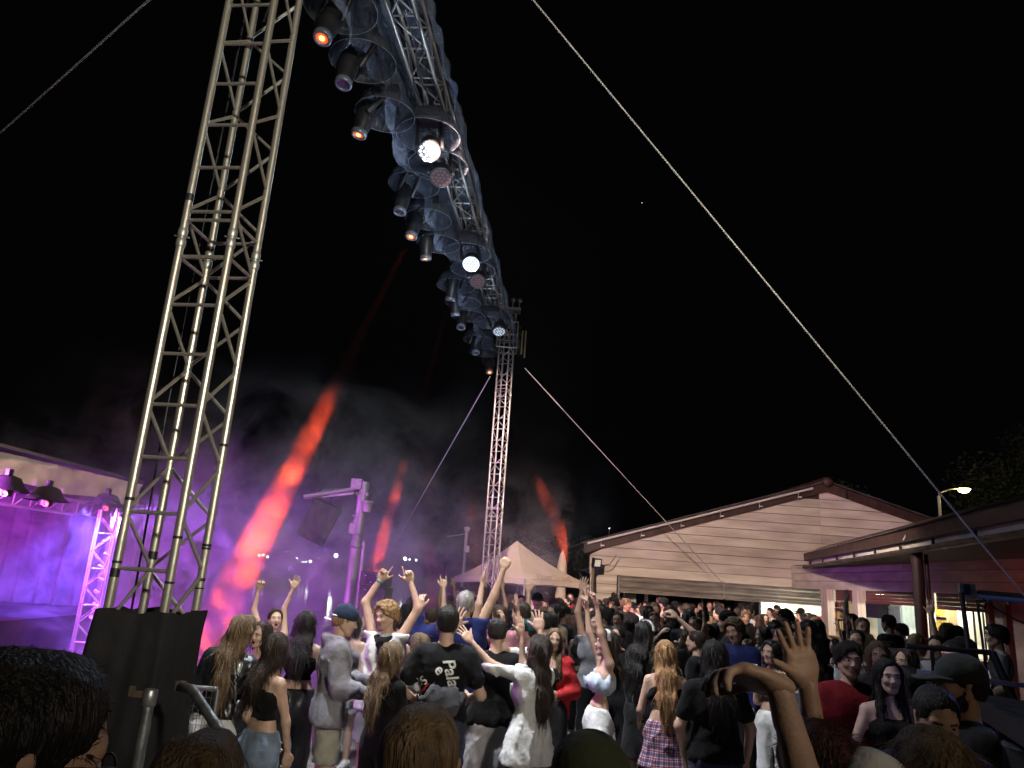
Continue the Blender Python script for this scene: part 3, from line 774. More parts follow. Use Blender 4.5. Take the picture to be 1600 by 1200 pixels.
for p in cs:      # spigot joints between two truss sections, tape marks
    for dz in (-.035, .035): lathe('coupler', [(.0265, -.03), (.031, -.02), (.031, .02), (.0265, .03)], ALU_DULL, tw, 12, (p[0], p[1], zj + dz))
    rod('joint_pin', (p[0] - .045, p[1] - .01, zj + .01), (p[0] + .045, p[1] + .01, zj + .01), .006, STEEL, tw, 'rod6')
for i in range(4):
    a, b = cs[i], cs[(i + 1) % 4]
    for dz in (-.13, .13): rod('joint_rung', (*a, zj + dz), (*b, zj + dz), .0115, ALU, tw)
for ci, px, py in ((0, 300, 326, ), (0, 175, 893), (3, 405, 48), (3, 343, 375), (3, 240, 868)):
    z = W(px, py, 4.6)[2]; lathe('tape_band', [(.0268, -.025), (.0268, .025)], BLACKM, tw, 14, (cs[ci][0], cs[ci][1], z))
rs = np.random.RandomState(3)
for k in range(9):   # black tape remnants
    ci = rs.randint(0, 4); z = 1.9 + rs.rand() * 1.0
    o = lathe('tape_scrap', [(.0264, -.012), (.0264, .012)], BLACKM, tw, 14, (cs[ci][0], cs[ci][1], z)); o.scale = (1, 1, .35 + .5 * rs.rand())
# lift chain inside the tower
tube_path('hoist_chain', [(.02, .05, 9.4), (.01, .05, 6.7), (.03, .04, 6.3), (-.01, .06, 6.0)], .008, STEEL, tw, 6)
tube_path('cable', [(cs[3][0] - .05, cs[3][1] - .03, 9.4), (cs[3][0] - .06, cs[3][1] - .03, 5), (cs[3][0] - .07, cs[3][1] - .04, 3), (cs[3][0] - .04, cs[3][1] - .05, 1.5)], .007, BLACKM, tw, 6)
# black cloth round the foot
cc = corners(.435); v = []; f = []; nz = 26; per = 14
rs = np.random.RandomState(5)
for j in range(nz + 1):
    z = 1.78 - 1.76 * j / nz
    for i in range(4):
        a, b = np.array(cc[i]), np.array(cc[(i + 1) % 4])
        for k in range(per):
            t_ = k / per; p = a + (b - a) * t_; out = p / np.linalg.norm(p)
            w = .012 * math.sin(t_ * 19 + i * 2 + j * .12) * min(1, j / 6 + .25) + .008 * math.sin(t_ * 7 + j * .5 + i) - .02 * math.sin(math.pi * t_) * (1 - j / nz)
            w += .05 * (j / nz) + (.006 * math.sin(t_ * 31 + i) if j == 0 else 0)
            p = p + out * w; v.append((p[0], p[1], z + (.012 * math.sin(t_ * 9 + i) if j == 0 else 0)))
n = 4 * per
for j in range(nz):
    for k in range(n): f.append((j * n + k, j * n + (k + 1) % n, (j + 1) * n + (k + 1) % n, (j + 1) * n + k))
o = mesh('cloth_skirt', v, f, None, BLACKCLOTH, True); o.location = (TC[0], TC[1], 0)
tag(o, 'black cloth skirt wrapped round the foot of the nearest tower', 'cloth cover')
# far truss tower
FC = np.array((-.24, 21.))
af = R(24); fv = FC / np.linalg.norm(FC); fe = np.array((fv[1], -fv[0])); f1 = -math.cos(af) * fe + math.sin(af) * fv; f2 = math.sin(af) * fe + math.cos(af) * fv
fc = corners(.33, f1, f2)
ft = empty('truss_tower', (FC[0], FC[1], 0), 'distant lattice tower rising behind the crowd to the far end of the lamp truss', 'truss tower')
lattice(ft, fc, .05, 9.9, .327, .026, .013, ALU, ALU, 'far')
for zz in (7.35, 3.9):
    for p in fc: lathe('coupler', [(.027, -.06), (.034, -.04), (.034, .04), (.027, .06)], ALU_DULL, ft, 8, (p[0], p[1], zz))
    for i in range(4):
        for dz in (-.12, .12): rod('joint_rung', (*fc[i], zz + dz), (*fc[(i + 1) % 4], zz + dz), .013, ALU, ft)
# head block with pulleys on the far tower
hb = empty('head_block', (FC[0], FC[1], 9.9), 'pulley head on top of the distant tower', 'pulley block')
box('head_frame', (.05, 0, .06), (.6, .42, .08), ALU_DULL, hb)
for dx, zz in ((.1, .42), (.3, .42)):
    box('pulley_bracket', (dx, 0, .24), (.03, .1, .36), ALU_DULL, hb); lathe('pulley_wheel', [(.02, -.03), (.09, -.03), (.06, 0), (.09, .03), (.02, .03)], STEEL, hb, 14, (dx, 0, zz), True, Vector((0, 1, 0)).to_track_quat('Z', 'Y'))
sv = empty('sleeve_block', (FC[0], FC[1], 8.7), 'lifting sleeve clamped round the distant tower', 'sleeve block')
for sx in (-1, 1):
    for sy in (-1, 1): rod('sleeve_tube', (sx * .3, sy * .3, 0), (sx * .3, sy * .3, .8), .025, ALU_DULL, sv)
    for zz in (0, .4, .8): rod('sleeve_rail', (sx * .3, -.3, zz), (sx * .3, .3, zz), .025, ALU_DULL, sv); rod('sleeve_rail', (-.3, sx * .3, zz), (.3, sx * .3, zz), .025, ALU_DULL, sv)
for zz in (.1, .3, .5, .7): rod('sleeve_wheel', (.36, -.12, zz), (.36, .04, zz), .05, BLACKM, sv)
rod('sleeve_bracket', (.45, 0, -.1), (.45, 0, .65), .03, mat('yellow_metal', (.45, .38, .2), .4, .6), sv); rod('sleeve_bracket', (.55, 0, -.2), (.55, 0, .65), .03, MATS['yellow_metal'], sv)

# ------------------------------------------------------------------ lighting truss overhead, wrapped in film
bd = (BB - BA) / np.linalg.norm(BB - BA); be = np.array((bd[1], -bd[0], 0.))
bt_ = empty('lighting_truss', tuple(BA), 'horizontal lattice truss overhead carrying all the lamps under clear film', 'lighting truss')
LB = float(np.linalg.norm(BB - BA)) - .25
def bl(s_, e_, z_): return tuple(bd * s_ + be * e_ + np.array((0, 0, z_)))
for e_ in (-.17, .17):
    for z_ in (-.17, .17): rod('chord', bl(.25, e_, z_), bl(LB, e_, z_), .0255, ALU, bt_)
k = 0; s_ = .3
while s_ < LB - .6:
    for z_ in (-.17, .17):
        rod('rung', bl(s_, -.17, z_), bl(s_, .17, z_), .0125, ALU, bt_)
        if k % 1 == 0: rod('brace', bl(s_, -.17 if k % 2 else .17, z_), bl(s_ + .6, .17 if k % 2 else -.17, z_), .0115, ALU, bt_)
    for e_ in (-.17, .17): rod('brace', bl(s_, e_, -.17 if k % 2 else .17), bl(s_ + .6, e_, .17 if k % 2 else -.17), .0115, ALU, bt_)
    s_ += .6; k += 1
# film
prof = [(-.5, -.75), (-.42, -.45), (-.34, -.15), (-.28, .2), (-.12, .24), (.12, .24), (.28, .2), (.36, -.1), (.44, -.4), (.5, -.7)]
ns = 150; v = []; f = []; rs = np.random.RandomState(9)
for i in range(ns + 1):
    s_ = .2 + (LB + .2 - .2) * i / ns
    for j, (e_, z_) in enumerate(prof):
        w = .035 * math.sin(i * .9 + j * 1.3) + .03 * math.sin(i * .37 + j * 2.1) + .005 * rs.randn()
        drop = .16 * math.sin(i * .23) + .06 * math.sin(i * .71) if j in (0, len(prof) - 1) else 0
        v.append(bl(s_, e_ + w, z_ + w * .5 + drop + .006 * rs.randn()))
npf = len(prof)
for i in range(ns):
    for j in range(npf - 1): f.append((i * npf + j, i * npf + j + 1, (i + 1) * npf + j + 1, (i + 1) * npf + j))
o = mesh('rain_film', v, f, bt_, FILM, True)
for k in range(3):   # cables slung along the truss
    tube_path('power_cable', [bl(.4 + i * .42, -.1 + .12 * k + .05 * math.sin(i * 1.7 + k), -.2 - .05 * abs(math.sin(i * .8 + k))) for i in range(int((LB - .6) / .42))], .009, BLACKM, bt_, 6)
# fixtures
GLOWR = mat('lens_glow_orange', (.8, .3, .1), emit=(1, .1, .02), estr=.8); GLOWC = mat('lens_glow_core', (.8, .5, .2), emit=(1, .4, .1), estr=5)
DIM = mat('lens_dim', (.05, .05, .06), .1, coat=1); GLOWW = mat('led_white', (.02, .02, .02), emit=(.88, .95, 1), estr=2.2); GLOWD = mat('led_dim', (.06, .04, .04), .2, emit=(1, .45, .45), estr=.08)
GLOWB = mat('led_low', (.02, .02, .02), emit=(.7, .85, 1), estr=.7)
RING = mat('lens_ring', (.16, .18, .22), .3, .3)
def disc_mesh(): return unit_mesh('disc')
def moving_beam(Y, lens_px, target, lit, label, off=-.5):
    c = beam_at(Y) + be * off; lens = Z(*lens_px, 7.97)
    t = empty('moving_head_light', (c[0], c[1], 8.72), label, 'stage light', 'moving lights hanging on the overhead truss')
    O = np.array((c[0], c[1], 8.72)); lz = lens - O
    d = np.array(target) - lens; d /= np.linalg.norm(d)
    d = d * .5 + np.array((0, 0, -1)) * .5; d /= np.linalg.norm(d)
    top = lz - d * .52
    box('clamp', (0, 0, .12), (.06, .2, .2), BLACKM, t); box('base_box', (0, 0, -.04), (.34, .28, .16), BLACKM, t)
    q = Vector(-d).to_track_quat('Z', 'Y')
    pv = lz - d * .3
    for sg in (-1, 1):
        e = q @ Vector((sg * .17, 0, 0)); rod('yoke_arm', (e.x * .9, e.y * .9, -.1), (pv[0] + e.x, pv[1] + e.y, pv[2] + e.z), .035, BLACKM, t)
    body = lathe('lamp_body', [(.02, .56), (.09, .55), (.125, .48), (.135, .3), (.12, .14), (.105, .06), (.1, .0)], BLACKM, t, 20, tuple(lz), False, q)
    lathe('lens_ring', [(.1, .07), (.112, .05), (.112, .0), (.1, -.012), (.078, -.012), (.075, .01)], RING, t, 20, tuple(lz), False, q)
    o = lathe('lens', [(.001, .004), (.045, .002), (.076, .006)], GLOWR if lit else DIM, t, 16, tuple(lz - d * .002), False, q)
    if lit: lathe('lens_core', [(.001, -.004), (.036, -.004)], GLOWC, o, 12)
    dm = lathe('rain_dome', [(.03, .02), (.16, 0), (.29, -.08), (.38, -.2), (.42, -.34), (.425, -.365)], DOME, t, 28, (0, 0, -.02)); tube_path('dome_rim', [(.425 * math.cos(a), .425 * math.sin(a), -.385) for a in np.linspace(0, 2 * math.pi, 29)], .004, DRIM, t, 5)
    return t
tg = {0: (-3, 4, 0)}
specs = [(7.1, (503, 60), (-4, 2, 0), 1, 'orange-lit moving light at the very top, next to the near tower'), (8.0, (536, 132), (-3, 5, 0), 0, 'dark moving light with red sheen, second from the top of the truss'),
         (9.1, (560, 211), (-5, 8, 0), 1, 'long moving light with small red spark, left of the big lit white LED lamp'), (11.0, (624, 332), (-3, 9, 0), 0, 'unlit moving light under the wide dome below the white LED lamp'),
         (12.2, (642, 370), BEAMS[0][1], 1, 'moving light throwing the wide orange beam down to the left'), (13.2, (665, 405), BEAMS[1][1], 1, 'moving light throwing the faint red beam straight down'),
         (15.3, (703, 469), BEAMS[2][1], 1, 'lit moving light halfway down the truss, beam leaning left'), (16.3, (711, 493), BEAMS[3][1], 1, 'lit moving light tucked under its neighbour halfway down the truss'),
         (17.2, (720, 512), (-1, 10, 0), 0, 'unlit grey-ringed moving light in the lower half of the truss'), (19.1, (743, 552), (0, 14, 0), 0, 'unlit moving light near the far end of the truss'),
         (20.2, (765, 582), BEAMS[4][1], 1, 'lowest moving light, throwing the red beam past the distant tower')]
for a in specs: moving_beam(*a)
def led_wash(Y, lens_px, target, state, label, off=0.0, zz=8.12):
    c = beam_at(Y) + be * off; lens = Z(*lens_px, zz) if lens_px is not None else np.array((c[0], c[1], zz))
    t = empty('led_wash_light', (c[0], c[1], 8.78), label, 'stage light', 'LED wash lights on the overhead truss')
    lz = lens - np.array((c[0], c[1], 8.78)); d = np.array(target) - lens; d /= np.linalg.norm(d); q = Vector(-d).to_track_quat('Z', 'Y')
    box('clamp', (0, 0, .1), (.06, .2, .2), BLACKM, t); box('base_box', (0, 0, -.06), (.36, .3, .16), BLACKM, t)
    for sg in (-1, 1):
        e = q @ Vector((sg * .19, 0, .12)); rod('yoke_arm', (e.x * .9, e.y * .9, -.12), (lz[0] + e.x, lz[1] + e.y, lz[2] + e.z), .03, BLACKM, t)
    lathe('lamp_body', [(.02, .3), (.1, .29), (.14, .24), (.15, .12), (.175, .06), (.178, 0), (.165, 0)], BLACKM, t, 24, tuple(lz), False, q)
    pl = lathe('lens_plate', [(.001, .004), (.165, .004)], DIM, t, 24, tuple(lz), False, q)
    me = unit('disc', {2: GLOWW, 1: GLOWB, 0: GLOWD}[state])
    k = 0
    for n_, r_ in ((1, 0), (6, .062), (12, .125)):
        for i in range(n_):
            o = bpy.data.objects.new('led', me); COL.objects.link(o); o.parent = pl
            o.location = (r_ * math.cos(i * 2 * math.pi / n_), r_ * math.sin(i * 2 * math.pi / n_), -.004); o.scale = (.0255, .0255, 1)
    lathe('rain_dome', [(.03, .02), (.18, 0), (.32, -.09), (.42, -.22), (.47, -.38), (.475, -.41)], DOME, t, 28, (0, 0, .02)); tube_path('dome_rim', [(.475 * math.cos(a), .475 * math.sin(a), -.39) for a in np.linspace(0, 2 * math.pi, 29)], .0045, DRIM, t, 5)
    return t
led_wash(9.7, (670, 237), (-1.2, 5.2, 0), 2, 'big white-lit LED lamp under the largest smoked dome')
led_wash(10.5, (688, 278), (-1.0, 6, 0), 0, 'unlit LED lamp with reddish cells just below the white-lit one')
led_wash(13.7, (736, 413), (-.5, 7, 0), 1, 'half-lit LED lamp halfway down the truss')
led_wash(14.5, (746, 440), (-.3, 9, 0), 0, 'unlit LED lamp right below the half-lit one')
led_wash(17.8, (780, 518), (0, 14, 0), 1, 'LED lamp under the last dome before the distant tower')
led_wash(5.6, None, (-.9, 8.2, 0), 2, 'white-lit LED lamp on the near end of the truss, above the camera view', .1)
# guy ropes
ROPE = mat('wire_rope', (.7, .68, .64), .4, .3, var=.12, scale=30, bump=.3, bscale=120)
T9 = np.array(W(470, -440, 4.62))
def guy(name, a, b, r_, label, twist=True):
    d = np.array(b) - np.array(a); L = np.linalg.norm(d)
    n_ = 60; pts = [tuple(np.array(a) + d * i / n_ - np.array((0, 0, .0012 * L * 4 * (i / n_) * (1 - i / n_)))) for i in range(n_ + 1)]
    o = tube_path(name, pts, r_, ROPE, None, 6); tag(o, label, 'rope', 'ropes and wires guying the towers'); return o
e1 = W(1600, 930, 5.0); e0 = W(833, 0, 4.9)
def through(px1, px2, Pstart, Yend):   # straight rope from a real point to where the second pixel ray meets depth Yend
    return W(*px2, Yend)
def braided(a, b, r_, label):
    a = np.array(a, float); b = np.array(b, float); d = b - a; L = np.linalg.norm(d); q = Vector(d).to_track_quat('Z', 'Y'); v = []; f = []
    o_ = 0
    for s_ in range(3):
        n_ = 420
        for i in range(n_ + 1):
            t_ = i / n_; ang = t_ * L / .075 * 2 * math.pi + s_ * 2.094; c = a + d * t_ + np.array(q @ Vector((math.cos(ang) * r_ * .32, math.sin(ang) * r_ * .32, 0)))
            for k in range(5):
                aa = k * 2 * math.pi / 5; v.append(tuple(c + np.array(q @ Vector((math.cos(aa) * r_ * .66, math.sin(aa) * r_ * .66, 0)))))
        for i in range(n_):
            for k in range(5): f.append((o_ + i * 5 + k, o_ + i * 5 + (k + 1) % 5, o_ + (i + 1) * 5 + (k + 1) % 5, o_ + (i + 1) * 5 + k))
        o_ = len(v)
    o = mesh('guy_rope', v, f, None, ROPE, True); tag(o, label, 'rope', 'ropes and wires guying the towers')
braided(T9, W(1690, 1039, 5.2), .0078, 'thick twisted rope crossing the sky from the top down to the right edge')
a_ = W(300, -61, 5.2); guy('guy_rope', a_ + (a_ - W(0, 207, 9)) * .15, W(-150, 341, 11.5), .010, 'rope slanting through the upper left corner')
guy('guy_wire', W(766, 588, 21), W(604, 872, 25), .014, 'thin wire from the distant tower down to the left'); guy('guy_wire', W(820, 575, 20.8), W(1132, 914, 27.5), .014, 'thin wire from the distant tower down across the plank hall')
# ------------------------------------------------------------------ stage at the left
PURP = mat('stage_cloth', (.16, .16, .19), .9, 0, var=.2, scale=2, bump=.3, bscale=6)
CANV = mat('canvas', (.66, .58, .48), .85, 0, var=.12, scale=2.5, bump=.5, bscale=5)
st = empty('stage', (-7.2, 10, 0), 'low festival stage at the left with canvas edge band and dark platform', 'stage')
def S(x, y, z): return (x + 7.2, y - 10, z)
box('stage_deck', S(-10.9, 10.8, .5), (7, 9.4, 1.0), BLACKM, st)
box('stage_roof', S(-11.1, 10.2, 3.42), (8.2, 8.6, .05), mat('roof_cloth', (.1, .1, .1), .8), st, (0, 0, -.03))
v = []; f = []; nx, nzz = 90, 8
for i in range(nx + 1):
    y = 5.5 + (14.05 - 5.5) * i / nx; x = -7.35 + .085 * (y - 8)
    for j in range(nzz + 1):
        z = 3.36 - .4 * j / nzz + (.02 * math.sin(i * .35) if j == nzz else 0)
        w = .018 * math.sin(i * .8 + j * .5) + .012 * math.sin(i * 1.9 - j) + .01 * math.sin(i * .31 + j * 1.2)
        v.append(S(x + w, y, z))
for i in range(nx):
    for j in range(nzz): f.append((i * 9 + j, i * 9 + j + 1, (i + 1) * 9 + j + 1, (i + 1) * 9 + j))
mesh('canvas_band', v, f, st, CANV, True)
for k in range(3):      # roof truss below the band
    xo = (-.25, -.6, -.42)[k]; zo = (2.92, 2.92, 2.68)[k]
    rod('truss_chord', S(-7.5 + xo * .8, 6.5, zo), S(-7.1 + xo * .8, 13.9, zo), .025, ALU, st)
for i in range(18):
    y = 6.6 + i * .4; x = -7.5 + (y - 6.5) * .055
    rod('truss_brace', S(x - .2, y, 2.92), S(x - .34, y + .4 * .5, 2.68), .012, ALU, st); rod('truss_brace', S(x - .34, y + .2, 2.68), S(x - .2, y + .4, 2.92), .012, ALU, st)
    rod('truss_brace', S(x - .2, y, 2.92), S(x - .48, y + .2, 2.92), .012, ALU, st)
v = []; f = []
for i in range(121):
    x = -14.2 + 6.7 * i / 120; y = 15.6 + .09 * math.sin(i * .9) + .04 * math.sin(i * .37)
    v += [S(x, y, 1.0), S(x, y, 3.1)]
for i in range(120): f.append((2 * i, 2 * i + 2, 2 * i + 3, 2 * i + 1))
mesh('back_curtain', v, f, st, PURP, True)
v = []; f = []
for i in range(61):
    y = 15.6 - 7.5 * i / 60; x = -14.2 + .09 * math.sin(i * .9); v += [S(x, y, 1.0), S(x, y, 3.1)]
for i in range(60): f.append((2 * i, 2 * i + 1, 2 * i + 3, 2 * i + 2))
mesh('side_curtain', v, f, st, PURP, True)
# stage corner tower
sc_ = W(150, 900, 13.3)
ct = empty('truss_tower', (sc_[0], sc_[1], 0), 'blue-lit lattice tower at the far corner of the stage', 'truss tower')
cc2 = [(-.2, .05), (-.06, -.14), (.2, -.05), (.06, .14)]
lattice(ct, cc2, .0, 2.85, .3, .02, .0095, ALU, ALU, 'far')
for k in range(7): box('cable_tie', (.1 + .05 * math.sin(k * 3), -.05, 1.0 + k * .21), (.09, .03, .05), mat('white_tape', (.7, .7, .7), .6), ct, (.3 * k, .5, .2 * k))
PIL = mat('purple_pillar', (.2, .2, .22), .6)
o = box('speaker_column', tuple(np.array(W(176, 880, 13.8)) * (1, 1, 0) + (0, 0, 1.35)), (.22, .3, 2.7), PIL); tag(o, 'dark column speaker hanging beside the blue-lit stage tower', 'speaker')
# stage lamps under rain hats
for px, py, Y, lb in ((70, 790, 11.0, 'stage lamp under a dark rain hat in the middle of the stage edge'), (164, 797, 12.9, 'stage lamp in a wide clear hat next to the stage corner'), (6, 775, 10.2, 'stage lamp cut by the left edge of the picture')):
    p = W(px, py, Y); t = empty('stage_lamp_unit', (p[0], p[1], p[2] + .2), lb, 'stage light', 'lamps under the stage roof')
    box('clamp', (0, 0, .1), (.05, .1, .14), BLACKM, t)
    lathe('rain_hat', [(.08, .08), (.16, .05), (.22, -.06), (.3, -.12), (.31, -.13)], DOME if px == 164 else BLACKM, t, 20)
    lathe('lamp_body', [(.01, .05), (.09, .04), (.1, -.12), (.09, -.2)], BLACKM, t, 16)
    lathe('lens', [(.001, 0), (.03, 0), (.045, .01)], GLOWR, t, 10, (.05, -.08, -.17), False, Vector((.3, -1, -.3)).to_track_quat('Z', 'Y'))
# ------------------------------------------------------------------ speaker mast beyond the tower
MAUV = mat('painted_steel', (.42, .4, .42), .5, .3, var=.15, scale=5)
p = W(545, 945, 14.); sm = empty('speaker_mast', (p[0], p[1], 0), 'round steel mast with crossbar, bucket and hanging speaker, behind the capped man', 'mast')
def Q(px, py, Y=14.): return tuple(np.array(W(px, py, Y)) - np.array((p[0], p[1], 0)))
zt = Q(560, 765)[2]; zm = Q(552, 845)[2]
lathe('mast_tube', [(.1, 0), (.1, zm), (.085, zm + .02), (.085, zt - .1)], MAUV, sm, 18, (0, 0, 0))
rod('mast_tube_upper', (.015, 0, zm), (.03, 0, zt + .15), .085, MAUV, sm)
for zz in (zm - .1, zm + .12): lathe('clamp_ring', [(.1, -.02), (.125, -.02), (.125, .02), (.1, .02)], ALU_DULL, sm, 16, (0, 0, zz))
rod('side_tube', (.17, .0, .2), (.15, 0, zm), .04, MAUV, sm)
rod('crossbar', Q(474, 776, 13.6), Q(556, 764), .04, MAUV, sm)
a = Q(478, 777, 13.8); b = Q(552, 768, 14.4)
o = mesh('mounting_panel', [a, Q(553, 769, 13.8), Q(556, 762, 15.2), Q(506, 764, 15.2)] + [tuple(np.array(q) - (0, 0, .04)) for q in (a, Q(553, 769, 13.8), Q(556, 762, 15.2), Q(506, 764, 15.2))],
         [(0, 1, 2, 3), (7, 6, 5, 4), (0, 4, 5, 1), (1, 5, 6, 2), (2, 6, 7, 3), (3, 7, 4, 0)], sm, MAUV)
box('top_cap', Q(558, 757), (.2, .2, .2), MAUV, sm); box('junction_box', Q(566, 772), (.24, .12, .06), MAUV, sm); box('side_box', Q(553, 826), (.16, .14, .2), MAUV, sm)
for k in range(3): box('rung_step', Q(560, 806 + k * 9), (.22, .05, .03), MAUV, sm)
bk = lathe('bucket', [(.08, 0), (.1, .17), (.11, .17), (.11, .2), (.1, .2)], mat('grey_bucket', (.5, .48, .47), .5), None, 18, W(572.5, 800, 13.9)); tag(bk, 'small grey bucket hung on the speaker mast', 'bucket')
hs_ = empty('hanging_speaker', W(500, 815, 14), 'dark speaker box hung tilted under the mast crossbar', 'speaker')
box('cabinet', (0, 0, 0), (.52, .4, .72), BLACKM, hs_, (.15, R(22), .2)); box('grille', (-.0, -.21, 0), (.46, .02, .66), mat('grille', (.03, .03, .035), .7), hs_, (.15, R(22), .2))
for dx in (-.1, .14): rod('hanging_strap', (dx, 0, .3), (dx + .02, 0, .62), .012, BLACKM, hs_, 'rod6')
GRL = mat('speaker_grille', (.1, .1, .11), .5, .4, bump=.5, bscale=90)
for k, py in enumerate((905, 927, 949, 971)):
    w_ = W(588, py, 13.2); la = empty('line_array_speaker', w_, ('topmost', 'second', 'third', 'lowest')[k] + ' cabinet of the speaker stack right of the mast', 'speaker', 'stacked speaker cabinets by the mast')
    box('cabinet', (0, 0, 0), (.4, .45, .225), GRL, la, (.0, .04, -.3)); box('grille', (.02, -.235, 0), (.36, .02, .18), mat('grille', (.03, .03, .035), .7), la, (0, .04, -.3))
    for j in range(4): box('fitting', (-.15 + .1 * j, -.25, .05 - .1 * (j % 2)), (.03, .012, .014), MATS['white_tape'], la)
# second small mast
p2 = W(724, 895, 24.); t = empty('lamp_mast', (p2[0], p2[1], 0), 'slim mast with a short crossbar left of the distant tower', 'mast')
zt2 = W(729, 828, 24)[2]; rod('mast_tube', (0, 0, 0), (0, 0, zt2), .05, MAUV, t); rod('crossbar', (-.62, 0, zt2 - .25), (0, 0, zt2 - .12), .02, MAUV, t)
lathe('camera_dome', [(.06, .1), (.1, .08), (.1, 0), (.06, -.06), (.001, -.08)], MAUV, t, 12, (0, 0, zt2)); box('junction_box', (.06, -.05, zt2 - .6), (.14, .1, .2), MAUV, t)
# ------------------------------------------------------------------ canvas tent and folded parasol
BEI = mat('beige_canvas', (.62, .55, .45), .85, 0, var=.06, scale=1.5, bump=.35, bscale=6)
tp = {k: np.array(W(*q)) for k, q in dict(L=(711, 901, 23.2), N=(820, 904, 20.9), R=(919, 913, 22.8), A=(808, 845, 23.)).items()}
tp['F'] = tp['L'] + tp['R'] - tp['N']
tp['F'][2] = tp['L'][2]
t = empty('tent', (tp['A'][0], tp['A'][1], 0), 'beige canvas tent with peaked roof standing in the crowd', 'tent')
O_ = np.array((tp['A'][0], tp['A'][1], 0))
for a, b in (('L', 'N'), ('N', 'R'), ('R', 'F'), ('F', 'L')):
    v = []; f = []; n_ = 16
    for i in range(n_ + 1):
        for j in range(n_ + 1):
            e = tp[a] + (tp[b] - tp[a]) * (j / n_); q = tp['A'] + (e - tp['A']) * (i / n_)
            q = q - np.array((0, 0, .10 * math.sin(math.pi * i / n_) + .07 * math.sin(math.pi * j / n_) * (-(i / n_) ** 2) * .6)); v.append(tuple(q - O_))
    for i in range(n_):
        for j in range(n_): f.append((i * 17 + j, i * 17 + j + 1, (i + 1) * 17 + j + 1, (i + 1) * 17 + j))
    mesh('roof_panel', v, f, t, BEI, True)
    v = []; f = []
    for j in range(17):
        e = tp[a] + (tp[b] - tp[a]) * (j / 16); up_ = .07 * .6 * math.sin(math.pi * j / 16); v += [tuple(e + (0, 0, up_) - O_), tuple(e - (0, 0, .16 - up_) - O_)]
    for j in range(16): f.append((2 * j, 2 * j + 1, 2 * j + 3, 2 * j + 2))
    va = mesh('valance', v, f, t, BEI, True)
    rod('tent_pole', (tp[a][0] - O_[0], tp[a][1] - O_[1], 0), tuple(tp[a] - O_), .03, ALU_DULL, t)
def text(body, size, m, parent, loc, rot, name='lettering', ext=.001):
    c = bpy.data.curves.new(name + '_outline', 'FONT'); c.body = body; c.size = size; c.extrude = ext; c.align_x = 'CENTER'; c.align_y = 'CENTER'
    o = bpy.data.objects.new(name, c); COL.objects.link(o); o.parent = parent; o.location = loc; o.rotation_euler = rot
    dg = bpy.context.evaluated_depsgraph_get(); me = bpy.data.meshes.new_from_object(o.evaluated_get(dg)); me.materials.clear(); me.materials.append(m)
    o2 = bpy.data.objects.new(name, me); COL.objects.link(o2); o2.parent = parent; o2.location = loc; o2.rotation_euler = rot; bpy.data.objects.remove(o); return o2
na = (tp['N'] - tp['L']); az = math.atan2((tp['R'] - tp['N'])[1], (tp['R'] - tp['N'])[0])
cx_ = (tp['N'] * .55 + tp['R'] * .45) - O_; text('Pilsner Urquell', .24, mat('tent_print', (.45, .34, .24), .8), t, tuple(cx_ + (-.02, -.05, .1)), (R(58), 0, az))
p = W(877, 905, 26.); t = empty('parasol', (p[0], p[1], 0), 'folded cream parasol standing right of the tent', 'parasol')
zt3 = W(876, 861, 26.)[2]; lathe('folded_cloth', [(.02, zt3), (.09, zt3 - .1), (.16, zt3 - .45), (.2, zt3 - .9), (.14, zt3 - 1.1), (.2, zt3 - 1.5), (.17, zt3 - 1.9)], BEI, t, 9); rod('parasol_pole', (0, 0, 0), (0, 0, zt3 + .05), .03, ALU_DULL, t)
# ------------------------------------------------------------------ plank hall
PLK = mat('cream_planks', (.68, .65, .56), .6, 0, var=.1, scale=1.1, bump=.25, bscale=12, col2=(.47, .43, .36), stretch=(.6, 1, 2.6)); BRN = mat('brown_boards', (.062, .034, .028), .55, 0, var=.25, scale=4, bump=.2)
ROOFM = mat('dark_roof', (.06, .055, .055), .7, 0, var=.3, scale=2, bump=.3)
def plank_tone(k):
    q = PLK.copy() if ('cream_planks_%d' % k) not in MATS else MATS['cream_planks_%d' % k]
    if ('cream_planks_%d' % k) not in MATS:
        MATS['cream_planks_%d' % k] = q; mx = [n for n in q.node_tree.nodes if n.bl_idname == 'ShaderNodeMix'][0]; g_ = (1, .9, .82, .95)[k]
        for i_ in (6, 7): c_ = mx.inputs[i_].default_value; mx.inputs[i_].default_value = (c_[0] * g_, c_[1] * g_ * (1, .99, .97, 1)[k], c_[2] * g_, 1)
        mp_ = [n for n in q.node_tree.nodes if n.bl_idname == 'ShaderNodeMapping'][0]; mp_.inputs['Location'].default_value = (k * 3.7, k, k * 1.9)
    return q
rpl = np.random.RandomState(4)
Y0 = 29.; hall = empty('plank_hall', (3.5, Y0, 0), 'cream plank hall with low brown-edged gable and rolled-up metal shutters', 'building')
def HL(x, z, dy=0): return (x - 3.5, dy, z)
RX, RZ = 12.67, 6.45
def roofz(x): return 3.5 + (RZ - 3.5) * (x - 3.45) / (RX - 3.45) if x <= RX else RZ - .29 * (x - RX)
def prism(name, pts, y0, y1, m, par):
    n = len(pts); v = [(x, y0, z) for x, z in pts] + [(x, y1, z) for x, z in pts]
    f = [tuple(range(n)), tuple(range(2 * n - 1, n - 1, -1))] + [(i, i + n, (i + 1) % n + n, (i + 1) % n) for i in range(n)]
    return mesh(name, v, f, par, m)
z = 2.53; k = 0
def xl(z): return 3.45 + (z + .12 - 3.5) / (RZ - 3.5) * (RX - 3.45) if z > 3.38 else 3.45
def xr(z): return RX + (RZ - z - .12) / .29
